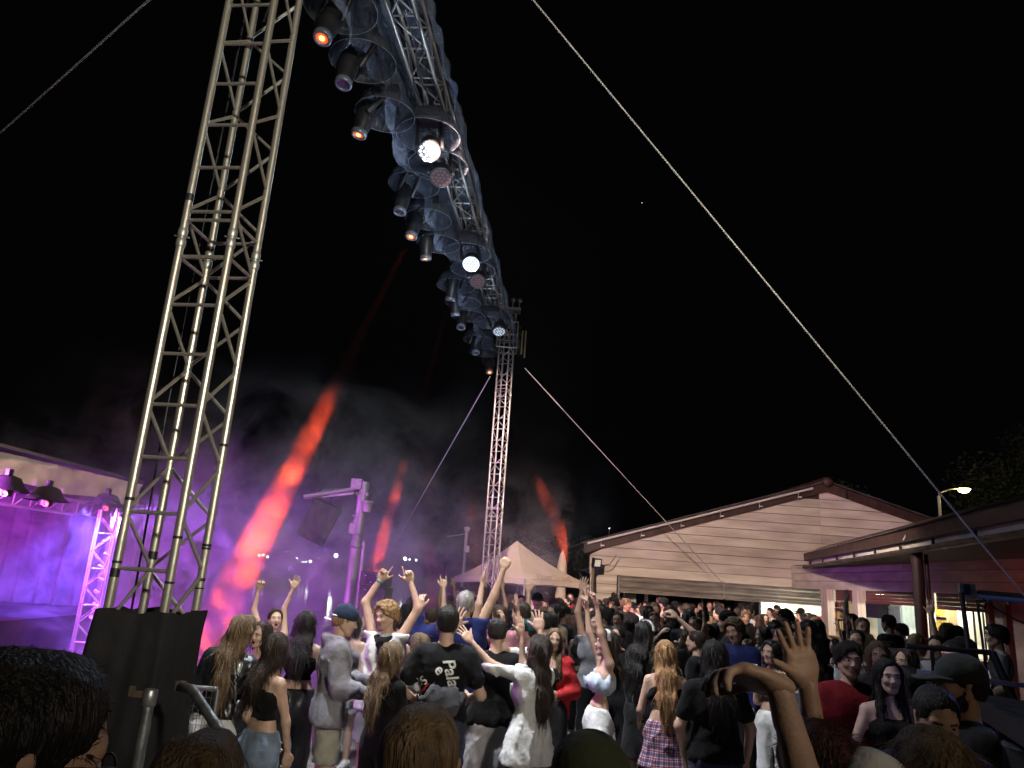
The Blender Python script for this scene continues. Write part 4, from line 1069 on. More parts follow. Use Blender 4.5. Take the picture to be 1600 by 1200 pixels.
while z < 6.25:
    z2 = min(z + .345, 6.3); a, b = xl(z), min(xr(z), 22); a2, b2 = xl(z2), min(xr(z2), 22)
    for (s0, s1, s2, s3) in ((a, 12.4, 12.4, a2), (12.406, b, b2, 12.406)):
        if s1 <= s0 or s2 <= s3: continue
        v = []
        for (x, zz, dy) in ((s0, z + .006 * rpl.rand(), -.045), (s1, z + .006 * rpl.rand(), -.04 - .012 * rpl.rand()), (s2, z2 - .014, -.008), (s3, z2 - .014, -.008)): v.append(HL(x, zz, dy))
        for (x, zz) in ((s0, z), (s1, z), (s2, z2 - .014), (s3, z2 - .014)): v.append(HL(x, zz, .02))
        mesh('plank', v, [(0, 1, 2, 3), (7, 6, 5, 4), (0, 4, 5, 1), (1, 5, 6, 2), (2, 6, 7, 3), (3, 7, 4, 0)], hall, plank_tone(rpl.randint(0, 4)))
    z = z2; k += 1
for k in range(7): box('plank', HL(4.0, 2.36 - .345 * k, -.01), (1.02, .04, .33), PLK, hall)
prism('backing_wall', [(0, 0), (.0, 3.4), (RX - 3.5, RZ - .1), (18.4, 3.7), (18.4, 2.55), (1.05, 2.55), (1.05, 0)], .03, .2, mat('dark_backing', (.05, .04, .035), .9), hall)
def bar(name, x0, z0, x1, z1, hgt, y0, y1, m): return prism(name, [(x0 - 3.5, z0), (x1 - 3.5, z1), (x1 - 3.5, z1 - hgt), (x0 - 3.5, z0 - hgt)][::-1], y0, y1, m, hall)
bar('barge_board', 3.2, 3.62, RX, RZ + .18, .36, -.12, -.07, BRN); bar('barge_board', RX + .003, RZ + .18, 22.2, RZ + .18 - .29 * 9.53, .36, -.12, -.07, BRN)
bar('roof', 3.1, 3.68, RX, RZ + .27, .07, -.2, 14, ROOFM); bar('roof', RX + .003, RZ + .27, 22.4, RZ + .27 - .29 * 9.73, .07, -.2, 14, ROOFM)
lathe('ridge_cap', [(.16, -.1), (.2, .0), (.2, 14)], BRN, hall, 12, HL(RX, RZ + .2, -.2), True, Vector((0, 1, 0)).to_track_quat('Z', 'Y'))
box('ridge_bracket', HL(RX + .75, RZ - .15, -.16), (.05, .03, .55), BLACKM, hall)
r1 = W(918, 849, 28.75); r2 = W(1270, 763, 28.75)
WHT = mat('white_metal', (.75, .75, .73), .4, .2, var=.05)
rl = empty('roof_rail', tuple(r1), 'long white tube carried on brackets above the hall roof edge', 'rail')
rod('rail_tube', (0, 0, 0), tuple(r2 - r1), .045, WHT, rl)
for k in range(6):
    q = (r2 - r1) * (.06 + .175 * k); rod('rail_bracket', tuple(q), tuple(q + (0, .05, -.3)), .02, STEEL, rl, 'rod6'); box('rail_clamp', tuple(q + (.05, 0, -.2)), (.14, .05, .05), WHT, rl)
# shutters: horizontal rolls of corrugated metal
SHT = mat('shutter_metal', (.36, .33, .3), .38, .5, var=.2, scale=3, bump=.15, stretch=(.4, 1, 3))
pr = []
for k in range(31):
    t_ = k / 30; pr.append((-.22 - .09 * abs(math.sin(t_ * math.pi * 2.5)) ** .7, 2.535 - .62 * t_))
for x0, x1 in ((4.6, 8.5), (8.56, 12.2)):
    v = []; f = []
    for (dy, zz) in pr: v += [HL(x0, zz, dy), HL(x1, zz, dy)]
    for k in range(30): f.append((2 * k, 2 * k + 2, 2 * k + 3, 2 * k + 1))
    mesh('shutter', v, f, hall, SHT, True)
for x_ in (4.56, 8.53, 12.24): box('shutter_post', HL(x_, 1.25 if x_ != 8.53 else 2.25, -.24), (.06, .1, 2.5 if x_ != 8.53 else .6), STEEL, hall)
# inside of the hall
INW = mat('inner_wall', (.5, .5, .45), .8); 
box('inner_wall', HL(7.2, 1.4, 7.), (6.6, .1, 2.8), mat('dark_inner_wall', (.05, .05, .05), .8), hall); box('inner_wall', HL(11.9, 1.4, 5.), (2.6, .1, 2.8), INW, hall); box('inner_partition', HL(10.6, 1.4, 3.4), (.1, 3.2, 2.8), INW, hall); box('ceiling', HL(9, 2.75, 3.6), (10.5, 6.8, .06), mat('dark_backing', (.05, .04, .035), .9), hall)  # left inner wall coloured dark for the unlit side of the hall
for x_, w_, m_ in ((5.15, .4, INW), (5.75, .12, WHT), (6.2, .1, BLACKM), (4.9, .06, WHT)): box('door_leaf', HL(x_, 1.1, .5), (w_, .06, 2.2), m_, hall)
TUBE = mat('tube_light_glow', (.9, .9, .9), emit=(.95, 1, .85), estr=7)
for x_, y_ in ((11.3, 2.2), (12.2, 4.0)):
    tl = empty('tube_light', (x_, Y0 + y_, 2.15), 'lit tube lamp inside the hall, ' + ('nearer the shutter' if y_ < 3 else 'farther from the shutter'), 'lamp'); box('tube', (0, 0, 0), (1.2, .1, .06), TUBE, tl); box('housing', (0, 0, .05), (1.3, .16, .05), WHT, tl)
point('hall_lamp', (11.8, Y0 + 3, 2.1), 220, (.95, 1, .85), .2)
# floodlight on a post at the hall corner
p = W(932, 880, 28.2); t = empty('floodlight', (p[0], p[1], 0), 'square floodlight on a post at the left corner of the hall', 'floodlight')
rod('post', (-.12, 0, 0), (-.12, 0, p[2] + .2), .05, mat('post_wood', (.25, .18, .12), .8), t)
box('lamp_housing', (0.0, -.05, p[2]), (.34, .16, .34), BLACKM, t, (R(10), 0, R(25))); box('lamp_glass', (.03, -.14, p[2]), (.24, .02, .24), mat('flood_glass', (.6, .6, .55), .1, emit=(1, 1, .8), estr=.25), t, (R(10), 0, R(25)))
tube_path('cable', [(-.5, 0, p[2] + .7), (-.75, -.05, p[2] + .2), (-.6, 0, p[2] - .5), (-.3, 0, p[2] - .9)], .025, BLACKM, t); tube_path('cable', [(.1, 0, p[2] - .1), (.5, 0, p[2]), (.75, .1, p[2] + .35)], .015, BLACKM, t)
# ------------------------------------------------------------------ bar wing on the right, running towards the camera
wing = empty('bar_wing', (11.2, 20, 0), 'low plank bar building on the right with brown eaves, gutter and bright serving windows', 'building')
def WG(x, y, z): return (x - 11.2, y - 20, z)
for k in range(3):
    z0 = 2.5 + .28 * k
    for y0, y1 in ((11.5, 16.0), (16.01, 20.9), (20.91, 28.9)):
        v = []
        for (y, zz, dx) in ((y0, z0, -.03), (y1, z0, -.03), (y1, z0 + .268, -.008), (y0, z0 + .268, -.008)): v.append(WG(11.2 + dx, y, zz))
        for (y, zz) in ((y0, z0), (y1, z0), (y1, z0 + .268), (y0, z0 + .268)): v.append(WG(11.23, y, zz))
        mesh('plank', v, [(3, 2, 1, 0), (4, 5, 6, 7), (0, 1, 5, 4), (1, 2, 6, 5), (2, 3, 7, 6), (3, 0, 4, 7)], wing, plank_tone(rpl.randint(0, 4)))
box('backing_board', WG(11.27, 20.2, 2.93), (.06, 17.4, .86), MATS['dark_backing'], wing)
# eaves: gutter, pink strip, brown fascia and roof
G1, G2 = np.array((11.0, 27.2, 3.3)), np.array((7.3, 9.5, 3.3))
gd = (G2 - G1) / np.linalg.norm(G2 - G1); gn = np.array((gd[1], -gd[0], 0)); gn = gn if gn[0] > 0 else -gn
def sheet(name, offs, m, sm=False, ext0=0):
    v = []; f = []; A_ = G1 - gd * ext0
    for dx, dz in offs:
        for e in (A_, G2): v.append(tuple(e + gn * dx + np.array((0, 0, dz)) - (11.2, 20, 0)))
    for k in range(len(offs) - 1): f.append((2 * k, 2 * k + 1, 2 * k + 3, 2 * k + 2))
    return mesh(name, v, f, wing, m, sm)
gp = [(.0 - .09 * math.cos(a), -.02 - .09 * math.sin(a)) for a in np.linspace(0, math.pi, 9)]
sheet('gutter', gp + [(x * .85, zz + .012) for x, zz in gp[::-1]] + gp[:1], mat('old_gutter', (.12, .09, .08), .5, .4, var=.35, scale=3), True)
for k in range(9):
    q = G1 + (G2 - G1) * (k + .5) / 9; box('gutter_bracket', tuple(q - (11.2, 20, 0) + (.02, 0, .03)), (.05, .04, .2), BLACKM, wing)
sheet('eaves_strip', [(.1, -.04), (.12, .2), (.14, .2), (.14, -.04), (.1, -.04)], PLK)
sheet('fascia_board', [(.0, .16), (-.02, .42), (.03, .42), (.05, .16), (.0, .16)], BRN)
sheet('roof_slope', [(-.05, .425), (.5, .62), (3.2, 1.5), (3.2, 1.44), (.5, .56), (-.05, .4)], ROOFM)
for k in range(1, 9): 
    dx0 = .35 * k; sheet('roof_batten', [(dx0, .45 + .33 * dx0 + .02), (dx0 + .06, .45 + .33 * dx0 + .06), (dx0 + .12, .47 + .33 * dx0 + .04)], BRN)
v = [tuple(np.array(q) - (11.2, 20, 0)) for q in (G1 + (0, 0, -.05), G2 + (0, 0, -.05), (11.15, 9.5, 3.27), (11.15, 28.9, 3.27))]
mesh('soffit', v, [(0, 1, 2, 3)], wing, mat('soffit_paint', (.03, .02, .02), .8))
tube_path('roof_cable', [tuple(np.array(W(px, py, yy)) - (11.2, 20, 0)) for px, py, yy in ((1411, 845, 15.8), (1416, 835, 15.9), (1430, 828, 15.9), (1460, 824, 15.4), (1500, 815, 14.5))], .02, mat('grey_cable', (.3, .29, .28), .5), wing)
cxy = (8.75, 15.75)
lathe('column', [(.125, 0), (.115, 1.2), (.115, 3.25)], mat('column_paint', (.035, .018, .018), .5), wing, 16, WG(cxy[0], cxy[1], 0)); rod('downpipe', WG(cxy[0] + .2, cxy[1], 0), WG(cxy[0] + .2, cxy[1], 3.2), .04, BLACKM, wing)
lathe('column_band', [(.125, 0), (.135, 0), (.135, .03), (.125, .03)], STEEL, wing, 16, WG(cxy[0], cxy[1], 1.5))
PNK = mat('post_paint', (.5, .42, .38), .6, 0, var=.15, scale=3)
def onwall(px, X=11.15):   # depth of the wing wall under a picture column
    d = ray(px, 960); return X / d[0] * d[1]
for px, w_, m_, lb in ((1294, .42, PNK, 1), (1343, .34, PNK, 1), (1449, .34, WHT, 1)):
    y_ = onwall(px, 11.05); box('post', WG(11.05, y_, 1.25), (.24, w_ if px > 1300 else .5, 2.5), m_, wing)
# roller blinds above the openings (dark red)
DRD = mat('dark_red_blind', (.11, .025, .03), .6, 0, var=.2, scale=3)
for (pa, pb, zb) in ((1304, 1335, 2.16), (1351, 1438, 2.14), (1461, 1541, 2.1)):
    ya, yb = onwall(pa), onwall(pb); n_ = 4
    for k in range(n_): zt4 = 2.5 - (2.5 - zb) * k / n_; box('blind_slat', WG(11.22, (ya + yb) / 2, zt4 - (2.5 - zb) / n_ / 2), (.03, abs(ya - yb) - .02, (2.5 - zb) / n_ - .002), DRD, wing)
ye = onwall(1545)
# lower wall, counter, inner room
box('counter_front', WG(11.2, (27 + ye) / 2, .5), (.12, 27 - ye, 1.0), PNK, wing); box('counter_top', WG(11.15, (27 + ye) / 2, 1.03), (.5, 27 - ye, .05), mat('counter_wood', (.25, .16, .1), .4), wing)
CREAM = mat('bar_inner_wall', (.68, .66, .55), .7, 0, var=.05)
box('inner_wall', WG(13.1, 24.2, 1.4), (.1, 17, 2.8), CREAM, wing); box('inner_end_wall', WG(12.2, 32.6, 1.4), (1.9, .1, 2.8), CREAM, wing); box('inner_end_wall', WG(12.2, ye - .3, 1.4), (1.9, .1, 2.8), CREAM, wing); box('inner_ceiling', WG(12.2, 22.5, 2.72), (1.8, 13, .05), CREAM, wing)
box('end_wall', WG(11.25, (ye + 11.5) / 2 - .05, 1.25), (.12, ye - 11.5, 2.5), mat('stained_concrete', (.3, .22, .18), .8, 0, var=.35, scale=2.2, bump=.3), wing)
for px in (1548, 1575): box('post', WG(11.12, onwall(px), 1.25), (.12, .12, 2.5), BRN, wing)
y5 = onwall(1521); rod('window_bar', WG(11.15, y5, 1.05), WG(11.15, y5, 2.1), .025, BLACKM, wing); y5 = onwall(1536); rod('window_bar', WG(11.15, y5, 1.05), WG(11.15, y5, 2.1), .02, BLACKM, wing)
tl = empty('ceiling_lamp', WG(0, 0, 0), 'white ceiling lamp glowing inside the bar', 'lamp'); tl.location = (12.3, onwall(1376, 12.3), 2.5)
lathe('lamp_bowl', [(.001, -.08), (.12, -.06), (.17, 0)], mat('lamp_bowl_glow', (.9, .9, .9), emit=(.85, 1, .9), estr=30), tl, 16)
for y_, pw in ((25., 260), (21.5, 300), (18.3, 330), (16.6, 240)): point('bar_lamp', (12.3, y_, 2.35), pw * .42, (1, 1, .8), .25)
# things inside the bar: screen, shelves with bottles, fridge, bags
t = empty('wall_screen', (12.2, onwall(1378, 12.2), 1.95), 'dark flat screen mounted inside the bar window', 'screen'); box('screen_panel', (0, 0, 0), (.06, 1.3, .5), BLACKM, t, (0, 0, R(40))); rod('screen_arm', (0, 0, 0), (0, 0, .75), .02, BLACKM, t)
t = empty('bar_fridge', (12.7, onwall(1402, 12.6), 0), 'pale tall fridge with glass doors inside the bar', 'fridge'); box('fridge_body', (0, 0, 1.1), (.7, 1.5, 2.2), mat('fridge_white', (.55, .68, .68), .4), t)
for k in range(2): box('fridge_door', (-.37, -.37 + .74 * k, 1.1), (.03, .7, 2.0), mat('fridge_glass', (.35, .5, .52), .15), t); box('door_handle', (-.4, -.05 + .1 * k, 1.2), (.03, .03, .5), STEEL, t)
YEL = mat('yellow_packs', (.7, .5, .1), .5, 0, var=.3, scale=8); REDP = mat('red_label', (.6, .06, .05), .5); BOT = [mat('bottle_brown', (.12, .05, .02), .15), mat('bottle_green', (.04, .15, .05), .15), REDP, mat('bottle_clear', (.6, .62, .6), .15), YEL]
def shelf(y0, y1, x, label):
    t = empty('bottle_shelf', (x, (y0 + y1) / 2, 0), label, 'shelf')
    for k in range(3): box('shelf_board', (0, 0, 1.15 + .38 * k), (.3, y1 - y0, .025), mat('shelf_wood', (.5, .36, .2), .6), t)
    for s_ in (-1, 1): box('side_panel', (0, s_ * (y1 - y0) / 2, 1.4), (.3, .03, 1.4), MATS['shelf_wood'], t)
    return t
rs = np.random.RandomState(12)
bprof = lathe('bottle', [(.035, 0), (.036, .17), (.013, .23), (.013, .29), (.001, .29)], BOT[0], None, 10); bm_ = bprof.data; bpy.data.objects.remove(bprof)
bmesh_by = []
for m_ in BOT:
    q = bm_.copy(); q.materials.clear(); q.materials.append(m_); bmesh_by.append(q)
words = ['brown', 'green', 'red', 'clear', 'yellow']
for (y0, y1, x, lb) in ((onwall(1334, 12.9), onwall(1306, 12.9), 12.9, 'bottle shelf seen in the bar window left of the pink post'), (onwall(1437, 12.9), onwall(1422, 12.9), 12.9, 'bottle shelf seen beside the brown column'), (onwall(1487, 12.9), onwall(1461, 12.9), 12.9, 'shelf with yellow packs in the right bar window')):
    shelf(y0, y1, x, lb); sl = 'shelf by the pink post' if 'pink' in lb else 'shelf by the brown column' if 'column' in lb else 'right bar window shelf'
    for k in range(3):
        n_ = int((y1 - y0) / .16)
        for i in range(n_):
            c = rs.randint(0, 5) if 'yellow' not in lb else 4
            if c == 4: o = box('snack_pack', (x, y0 + .1 + i * .16, 1.165 + .38 * k + .14), (.08, .13, .26), YEL)
            else: o = bpy.data.objects.new('bottle', bmesh_by[c]); COL.objects.link(o); o.location = (x, y0 + .1 + i * .16, 1.165 + .38 * k)
            what = 'pack' if c == 4 else 'bottle'
            tag(o, '%s %s on the %s board of the %s' % (words[c], what, ('lowest', 'middle', 'top')[k], lb[:0] + sl), what, '%s %ss on the %s board, %s' % (words[c], what, ('lowest', 'middle', 'top')[k], sl))
# stock behind the counter in the hall opening (red boxes)
t = empty('drinks_stack', (11.6, 28.0, 0), 'stack of red and white drinks cartons near the hall corner', 'cartons')
for k in range(4): box('carton', (0, 0, .7 + .25 * k), (.45, .35, .24), REDP if k % 2 else WHT, t)
# sign box and blue light bar under the wing eaves
p = W(1511, 924, 12.3); t = empty('sign_bracket', tuple(p), 'white and blue sign box with cables hanging under the eaves at the right', 'sign')
box('sign_face', (0, 0, 0), (.26, .06, .24), WHT, t); box('sign_print', (-.02, -.035, .03), (.1, .01, .16), mat('sign_blue', (.05, .1, .25), .5), t); box('bracket', (.3, 0, -.09), (.5, .06, .06), WHT, t)
tube_path('dangling_cable', [(.2, -.03, -.1), (.15, -.05, -.2), (.22, -.05, -.26), (.3, -.04, -.14)], .01, BLACKM, t)
p = W(1530, 932, 12.2); q = W(1640, 942, 10.8); t = empty('awning_bar', tuple(p), 'long blue-lit bar running to the right edge under the eaves', 'bar')
rod('bar_tube', (0, 0, 0), tuple(q - p), .045, mat('blue_bar', (.2, .25, .55), .4, .2), t); rod('bar_cover', (0, 0, .06), tuple(q - p + (0, 0, .06)), .04, BLACKM, t)
for k in range(3): box('bar_clamp', tuple((q - p) * (.15 + .3 * k)), (.06, .06, .16), MATS['blue_bar'], t)
tube_path('slack_cable', [tuple(np.array(W(px, py, 12)) - p) for px, py in ((1535, 935), (1555, 950), (1575, 962), (1600, 974))], .012, BLACKM, t)
# street lamp
p = W(1506, 764, 42.); t = empty('street_lamp', (p[0] - 1.5, 42, 0), 'street lamp glowing yellow behind the bar roof', 'street lamp')
rod('post', (0, 0, 0), (0, 0, p[2] - .5), .08, WHT, t); tube_path('arm', [(0, 0, p[2] - .6), (.02, 0, p[2] - .35), (.6, 0, p[2] - .1), (1.3, 0, p[2] + .03)], .04, WHT, t)
lathe('lamp_head', [(.02, .14), (.16, .1), (.28, .0)], STEEL, t, 14, (1.5, 0, p[2])); lathe('lamp_bulb', [(.001, -.26), (.24, -.16), (.34, 0)], mat('sodium_glow', (.9, .8, .5), emit=(1, .78, .25), estr=30), t, 14, (1.5, 0, p[2]))
point('street_light', (p[0], 43.5, p[2] - .6), 160, (1, .78, .3), .2)
# ------------------------------------------------------------------ handrails, fence, desk at the edges
def pipe(name, pts, r_, m, par): return tube_path(name, pts, r_, m, par, 14)
a = W(236, 1078, 3.45); t = empty('pipe_post', (a[0], a[1], 0), 'upright steel pipe with a clamp in front of the black cloth', 'pipe post')
pipe('pipe', [(0, 0, 0), (0, 0, a[2] - .06), (0, .01, a[2])], .0235, STEEL, t); lathe('pipe_joint', [(.026, -.035), (.03, -.03), (.03, .03), (.026, .035)], STEEL, t, 14, (0, 0, a[2] - .03))
box('clamp_plate', (-.05, .0, a[2] - .02), (.05, .02, .025), mat('rusty_clamp', (.09, .06, .04), .6), t); box('clamp_bolt', (-.08, 0, a[2] - .01), (.02, .02, .04), MATS['rusty_clamp'], t)
a = W(283, 1073, 3.95); b = W(300, 1077, 3.9); c = W(345, 1145, 3.55); d = W(385, 1215, 3.2); t = empty('handrail', (a[0], a[1], 0), 'sloping handrail pipe coming down beside the black cloth', 'handrail')
O_ = np.array((a[0], a[1], 0)); pipe('rail_pipe', [tuple(q - O_) for q in (a, b, (b * .85 + c * .15), c, d)], .023, STEEL, t); box('wall_flange', tuple(a - O_ + (-.01, .02, 0)), (.045, .03, .045), MATS['rusty_clamp'], t)
rod('rail_post', tuple(c - O_ - (0, 0, 1.2)), tuple(c - O_), .02, STEEL, t)
# mesh fence behind the tower foot
for (x0, x1, y_, lb) in ((-3.15, -2.75, 5.4, 'wire mesh fence panel left of the black cloth'), (-2.5, -1.95, 5.7, 'wire mesh fence panel right of the black cloth, by the leather jacket')):
    t = empty('fence_panel', (x0, y_, 0), lb, 'fence'); w_ = x1 - x0
    for a_, b_ in (((0, 0, .1), (0, 0, 1.2)), ((w_, 0, .1), (w_, 0, 1.2)), ((0, 0, 1.2), (w_, 0, 1.2)), ((0, 0, .1), (w_, 0, .1)), ((0, 0, .85), (w_, 0, .85))): rod('frame_tube', a_, b_, .018, STEEL, t)
    bx = [((w_ * k / 14, 0, .65), (.004, .004, 1.1)) for k in range(1, 14)] + [((w_ / 2, .004, .1 + 1.1 * k / 18), (w_, .004, .004)) for k in range(1, 18)]
    multi_box('wire_mesh', bx, STEEL, t)
# mixing desk with lights, boom stand
p = W(1580, 1120, 4.6); t = empty('mixing_desk', (p[0] + .52, p[1], 0), 'dark mixing desk with a row of small blue-white lights at the right edge', 'mixing desk')
box('desk_body', (.1, 0, p[2] - .08), (1.3, .75, .12), BLACKM, t, (R(8), R(4), R(-8))); box('desk_stand', (.1, 0, (p[2] - .15) / 2), (1.1, .5, p[2] - .18), BLACKM, t)
box('front_rail', (.1, .55, p[2] + .12), (1.6, .03, .03), STEEL, t, (0, R(3), R(-8)))
LED = mat('desk_led', (.8, .8, .8), emit=(.45, .6, 1), estr=3)
for k in range(11): box('led', (-.42 + .07 * k, .18 - .012 * k, p[2] + .0 - .004 * k), (.028 if k % 3 else .05, .03, .012), LED, t)
for k in range(16): box('fader', (-.4 + .06 * k, -.12, p[2] - .015), (.012, .03, .02), STEEL, t)
point('desk_glow', (p[0] - .1, p[1] - .35, p[2] + .45), 4, (.25, .3, 1), .12)
p = W(1456, 1012, 5.4); t = empty('boom_stand', (p[0], p[1], 0), 'black tripod stand with a long horizontal boom behind the capped man', 'stand')
rod('stand_pole', (0, 0, .5), (0, 0, p[2]), .014, BLACKM, t); rod('boom', (-.18, 0, p[2]), (.42, 0, p[2] - .005), .018, BLACKM, t); rod('boom_end', (.42, 0, p[2]), (.66, -.05, p[2] - .7), .028, BLACKM, t)
for k in range(3): rod('leg', (0, 0, p[2] - .2), (.22 * math.cos(k * 2.1 + 1), .22 * math.sin(k * 2.1 + 1), p[2] - .75), .01, BLACKM, t)
p = W(1532, 1000, 6); rod_ = empty('flag_pole', (p[0], p[1], 0), 'thin dark pole leaning in front of the right bar window', 'pole'); rod('pole', (0, 0, 0), (-.12, 0, p[2] + .35), .018, BLACKM, rod_); rod('pole', (.1, 0, 0), (.0, 0, p[2] + .3), .01, BLACKM, rod_)
# white planter table
p = W(1262, 1078, 7.4); t = empty('planter_table', (p[0], p[1], 0), 'white bench with a leafy planter between the standing guests', 'planter')
BNC = mat('bench_paint', (.28, .3, .33), .6); box('bench_back', (0, 0, p[2] - .12), (.45, .04, .18), BNC, t); box('bench_seat', (0, -.2, p[2] - .42), (.45, .4, .04), BNC, t)
for sx in (-1, 1):
    for sy in (-.38, -.02): rod('leg', (sx * .28, sy, 0), (sx * .28, sy, p[2] - .42), .018, WHT, t)
c = link('planter_leaves', leaf_mesh('plant_leaves', 260, .18, .1, .14, .05, 4), t, [mat('plant_green', (.12, .16, .04), .5)]); c.location = (-.1, -.25, p[2] - .3)

# ------------------------------------------------------------------ stage smoke
def smoke():
    M = bpy.data.materials.new('smoke_volume'); M.use_nodes = True; nt = M.node_tree; N = nt.nodes; L = nt.links
    N.remove(N['Principled BSDF']); out = N['Material Output']
    pv = N.new('ShaderNodeVolumePrincipled'); pv.inputs['Color'].default_value = (.85, .85, .9, 1); pv.inputs['Anisotropy'].default_value = .25
    tc = N.new('ShaderNodeTexCoord'); mp = N.new('ShaderNodeMapping'); mp.inputs['Scale'].default_value = (1, .8, 1.1); L.new(tc.outputs['Object'], mp.inputs[0])
    n = N.new('ShaderNodeTexNoise'); n.inputs['Scale'].default_value = .95; n.inputs['Detail'].default_value = 7; n.inputs['Roughness'].default_value = .74; n.inputs['Distortion'].default_value = 1.1
    L.new(mp.outputs[0], n.inputs['Vector'])
    r_ = N.new('ShaderNodeMapRange'); r_.inputs[1].default_value = .5; r_.inputs[2].default_value = .6; r_.inputs[3].default_value = 0; r_.inputs[4].default_value = 1; L.new(n.outputs[0], r_.inputs[0])
    sp = N.new('ShaderNodeSeparateXYZ'); L.new(tc.outputs['Object'], sp.inputs[0])
    h_ = N.new('ShaderNodeMapRange'); h_.inputs[1].default_value = 1.9; h_.inputs[2].default_value = 4.75; h_.inputs[3].default_value = 1; h_.inputs[4].default_value = 0; h_.interpolation_type = 'SMOOTHSTEP'; L.new(sp.outputs[2], h_.inputs[0])
    x_ = N.new('ShaderNodeMapRange'); x_.inputs[1].default_value = -4.; x_.inputs[2].default_value = .2; x_.inputs[3].default_value = 1; x_.inputs[4].default_value = .03; x_.interpolation_type = 'SMOOTHSTEP'; L.new(sp.outputs[0], x_.inputs[0])
    gx = N.new('ShaderNodeMapRange'); gx.inputs[1].default_value = -4.7; gx.inputs[2].default_value = -6.; gx.inputs[3].default_value = 0; gx.inputs[4].default_value = 1; gx.interpolation_type = 'SMOOTHSTEP'; L.new(sp.outputs[0], gx.inputs[0])
    gy = N.new('ShaderNodeMapRange'); gy.inputs[1].default_value = 11.3; gy.inputs[2].default_value = 13.8; gy.inputs[3].default_value = 1; gy.inputs[4].default_value = 0; gy.interpolation_type = 'SMOOTHSTEP'; L.new(sp.outputs[1], gy.inputs[0])
    g1 = N.new('ShaderNodeMath'); g1.operation = 'MULTIPLY'; L.new(gx.outputs[0], g1.inputs[0]); L.new(gy.outputs[0], g1.inputs[1])
    g2 = N.new('ShaderNodeMath'); g2.operation = 'SUBTRACT'; g2.inputs[0].default_value = 1; L.new(g1.outputs[0], g2.inputs[1])
    g3 = N.new('ShaderNodeMath'); g3.operation = 'MULTIPLY'; L.new(g2.outputs[0], g3.inputs[0]); L.new(h_.outputs[0], g3.inputs[1])
    m1 = N.new('ShaderNodeMath'); m1.operation = 'MULTIPLY'; L.new(g3.outputs[0], m1.inputs[0]); yb = N.new('ShaderNodeMapRange'); yb.inputs[1].default_value = 13.5; yb.inputs[2].default_value = 15.5; yb.inputs[3].default_value = 0; yb.inputs[4].default_value = .22; yb.interpolation_type = 'SMOOTHSTEP'; L.new(sp.outputs[1], yb.inputs[0])
    xm = N.new('ShaderNodeMath'); xm.operation = 'ADD'; xm.use_clamp = True; L.new(x_.outputs[0], xm.inputs[0]); L.new(yb.outputs[0], xm.inputs[1]); L.new(xm.outputs[0], m1.inputs[1])
    a_ = N.new('ShaderNodeMath'); a_.operation = 'MULTIPLY_ADD'; L.new(r_.outputs[0], a_.inputs[0]); a_.inputs[1].default_value = SMK[0]; a_.inputs[2].default_value = SMK[1]
    m2 = N.new('ShaderNodeMath'); m2.operation = 'MULTIPLY'; L.new(a_.outputs[0], m2.inputs[0]); L.new(m1.outputs[0], m2.inputs[1])
    b_ = N.new('ShaderNodeMath'); b_.operation = 'ADD'; L.new(m2.outputs[0], b_.inputs[0]); b_.inputs[1].default_value = SMK[2]
    L.new(b_.outputs[0], pv.inputs['Density']); L.new(pv.outputs[0], out.inputs['Volume'])
    v = [(x, y, z) for x in (-13.5, 1.4) for y in (8.5, 24.) for z in (.02, 7.7)]
    o = mesh('smoke', v, [(0, 1, 3, 2), (4, 6, 7, 5), (0, 4, 5, 1), (2, 3, 7, 6), (0, 2, 6, 4), (1, 5, 7, 3)], None, M); tag(o, kind='stuff')
    return o
SMK = (.6, .006, .00005)
smoke()
# ------------------------------------------------------------------ people
t_people = time.time()
FB = fabric('black', (.0065, .0065, .0075)); FB2 = fabric('washed_black', (.02, .02, .023)); FW = fabric('white', (.72, .72, .72)); FG = fabric('grey', (.24, .24, .26)); FN = fabric('navy', (.012, .018, .09))
FR = fabric('red', (.55, .035, .04)); FBU = fabric('burgundy', (.2, .012, .02)); FJ = fabric('light_denim', (.24, .31, .42), var=.2); FJ2 = fabric('dark_denim', (.045, .055, .09), var=.2); FCR = fabric('cream', (.42, .4, .34))
FBL = fabric('pale_blue', (.46, .55, .68)); FPK = fabric('pink', (.5, .22, .25)); FOL = fabric('olive', (.05, .055, .03)); FBE = fabric('beige', (.35, .27, .19)); FLV = fabric('lavender_grey', (.21, .2, .225))
LEA = mat('black_leather', (.012, .013, .016), .33, 0, var=.2, scale=5, bump=.5, bscale=14, spec=.7, coat=.3); SAT = mat('black_satin', (.012, .012, .014), .38, 0, var=.2, bump=.4, bscale=14, spec=.6)
HB = hairm('black', (.010, .008, .007)); HD = hairm('dark_brown', (.03, .018, .011)); HM = hairm('brown', (.075, .045, .024)); HL_ = hairm('light_brown', (.17, .11, .06)); HBL = hairm('blond', (.36, .22, .1)); HGR = hairm('grey', (.3, .29, .28)); HRD = hairm('reddish', (.06, .015, .01))
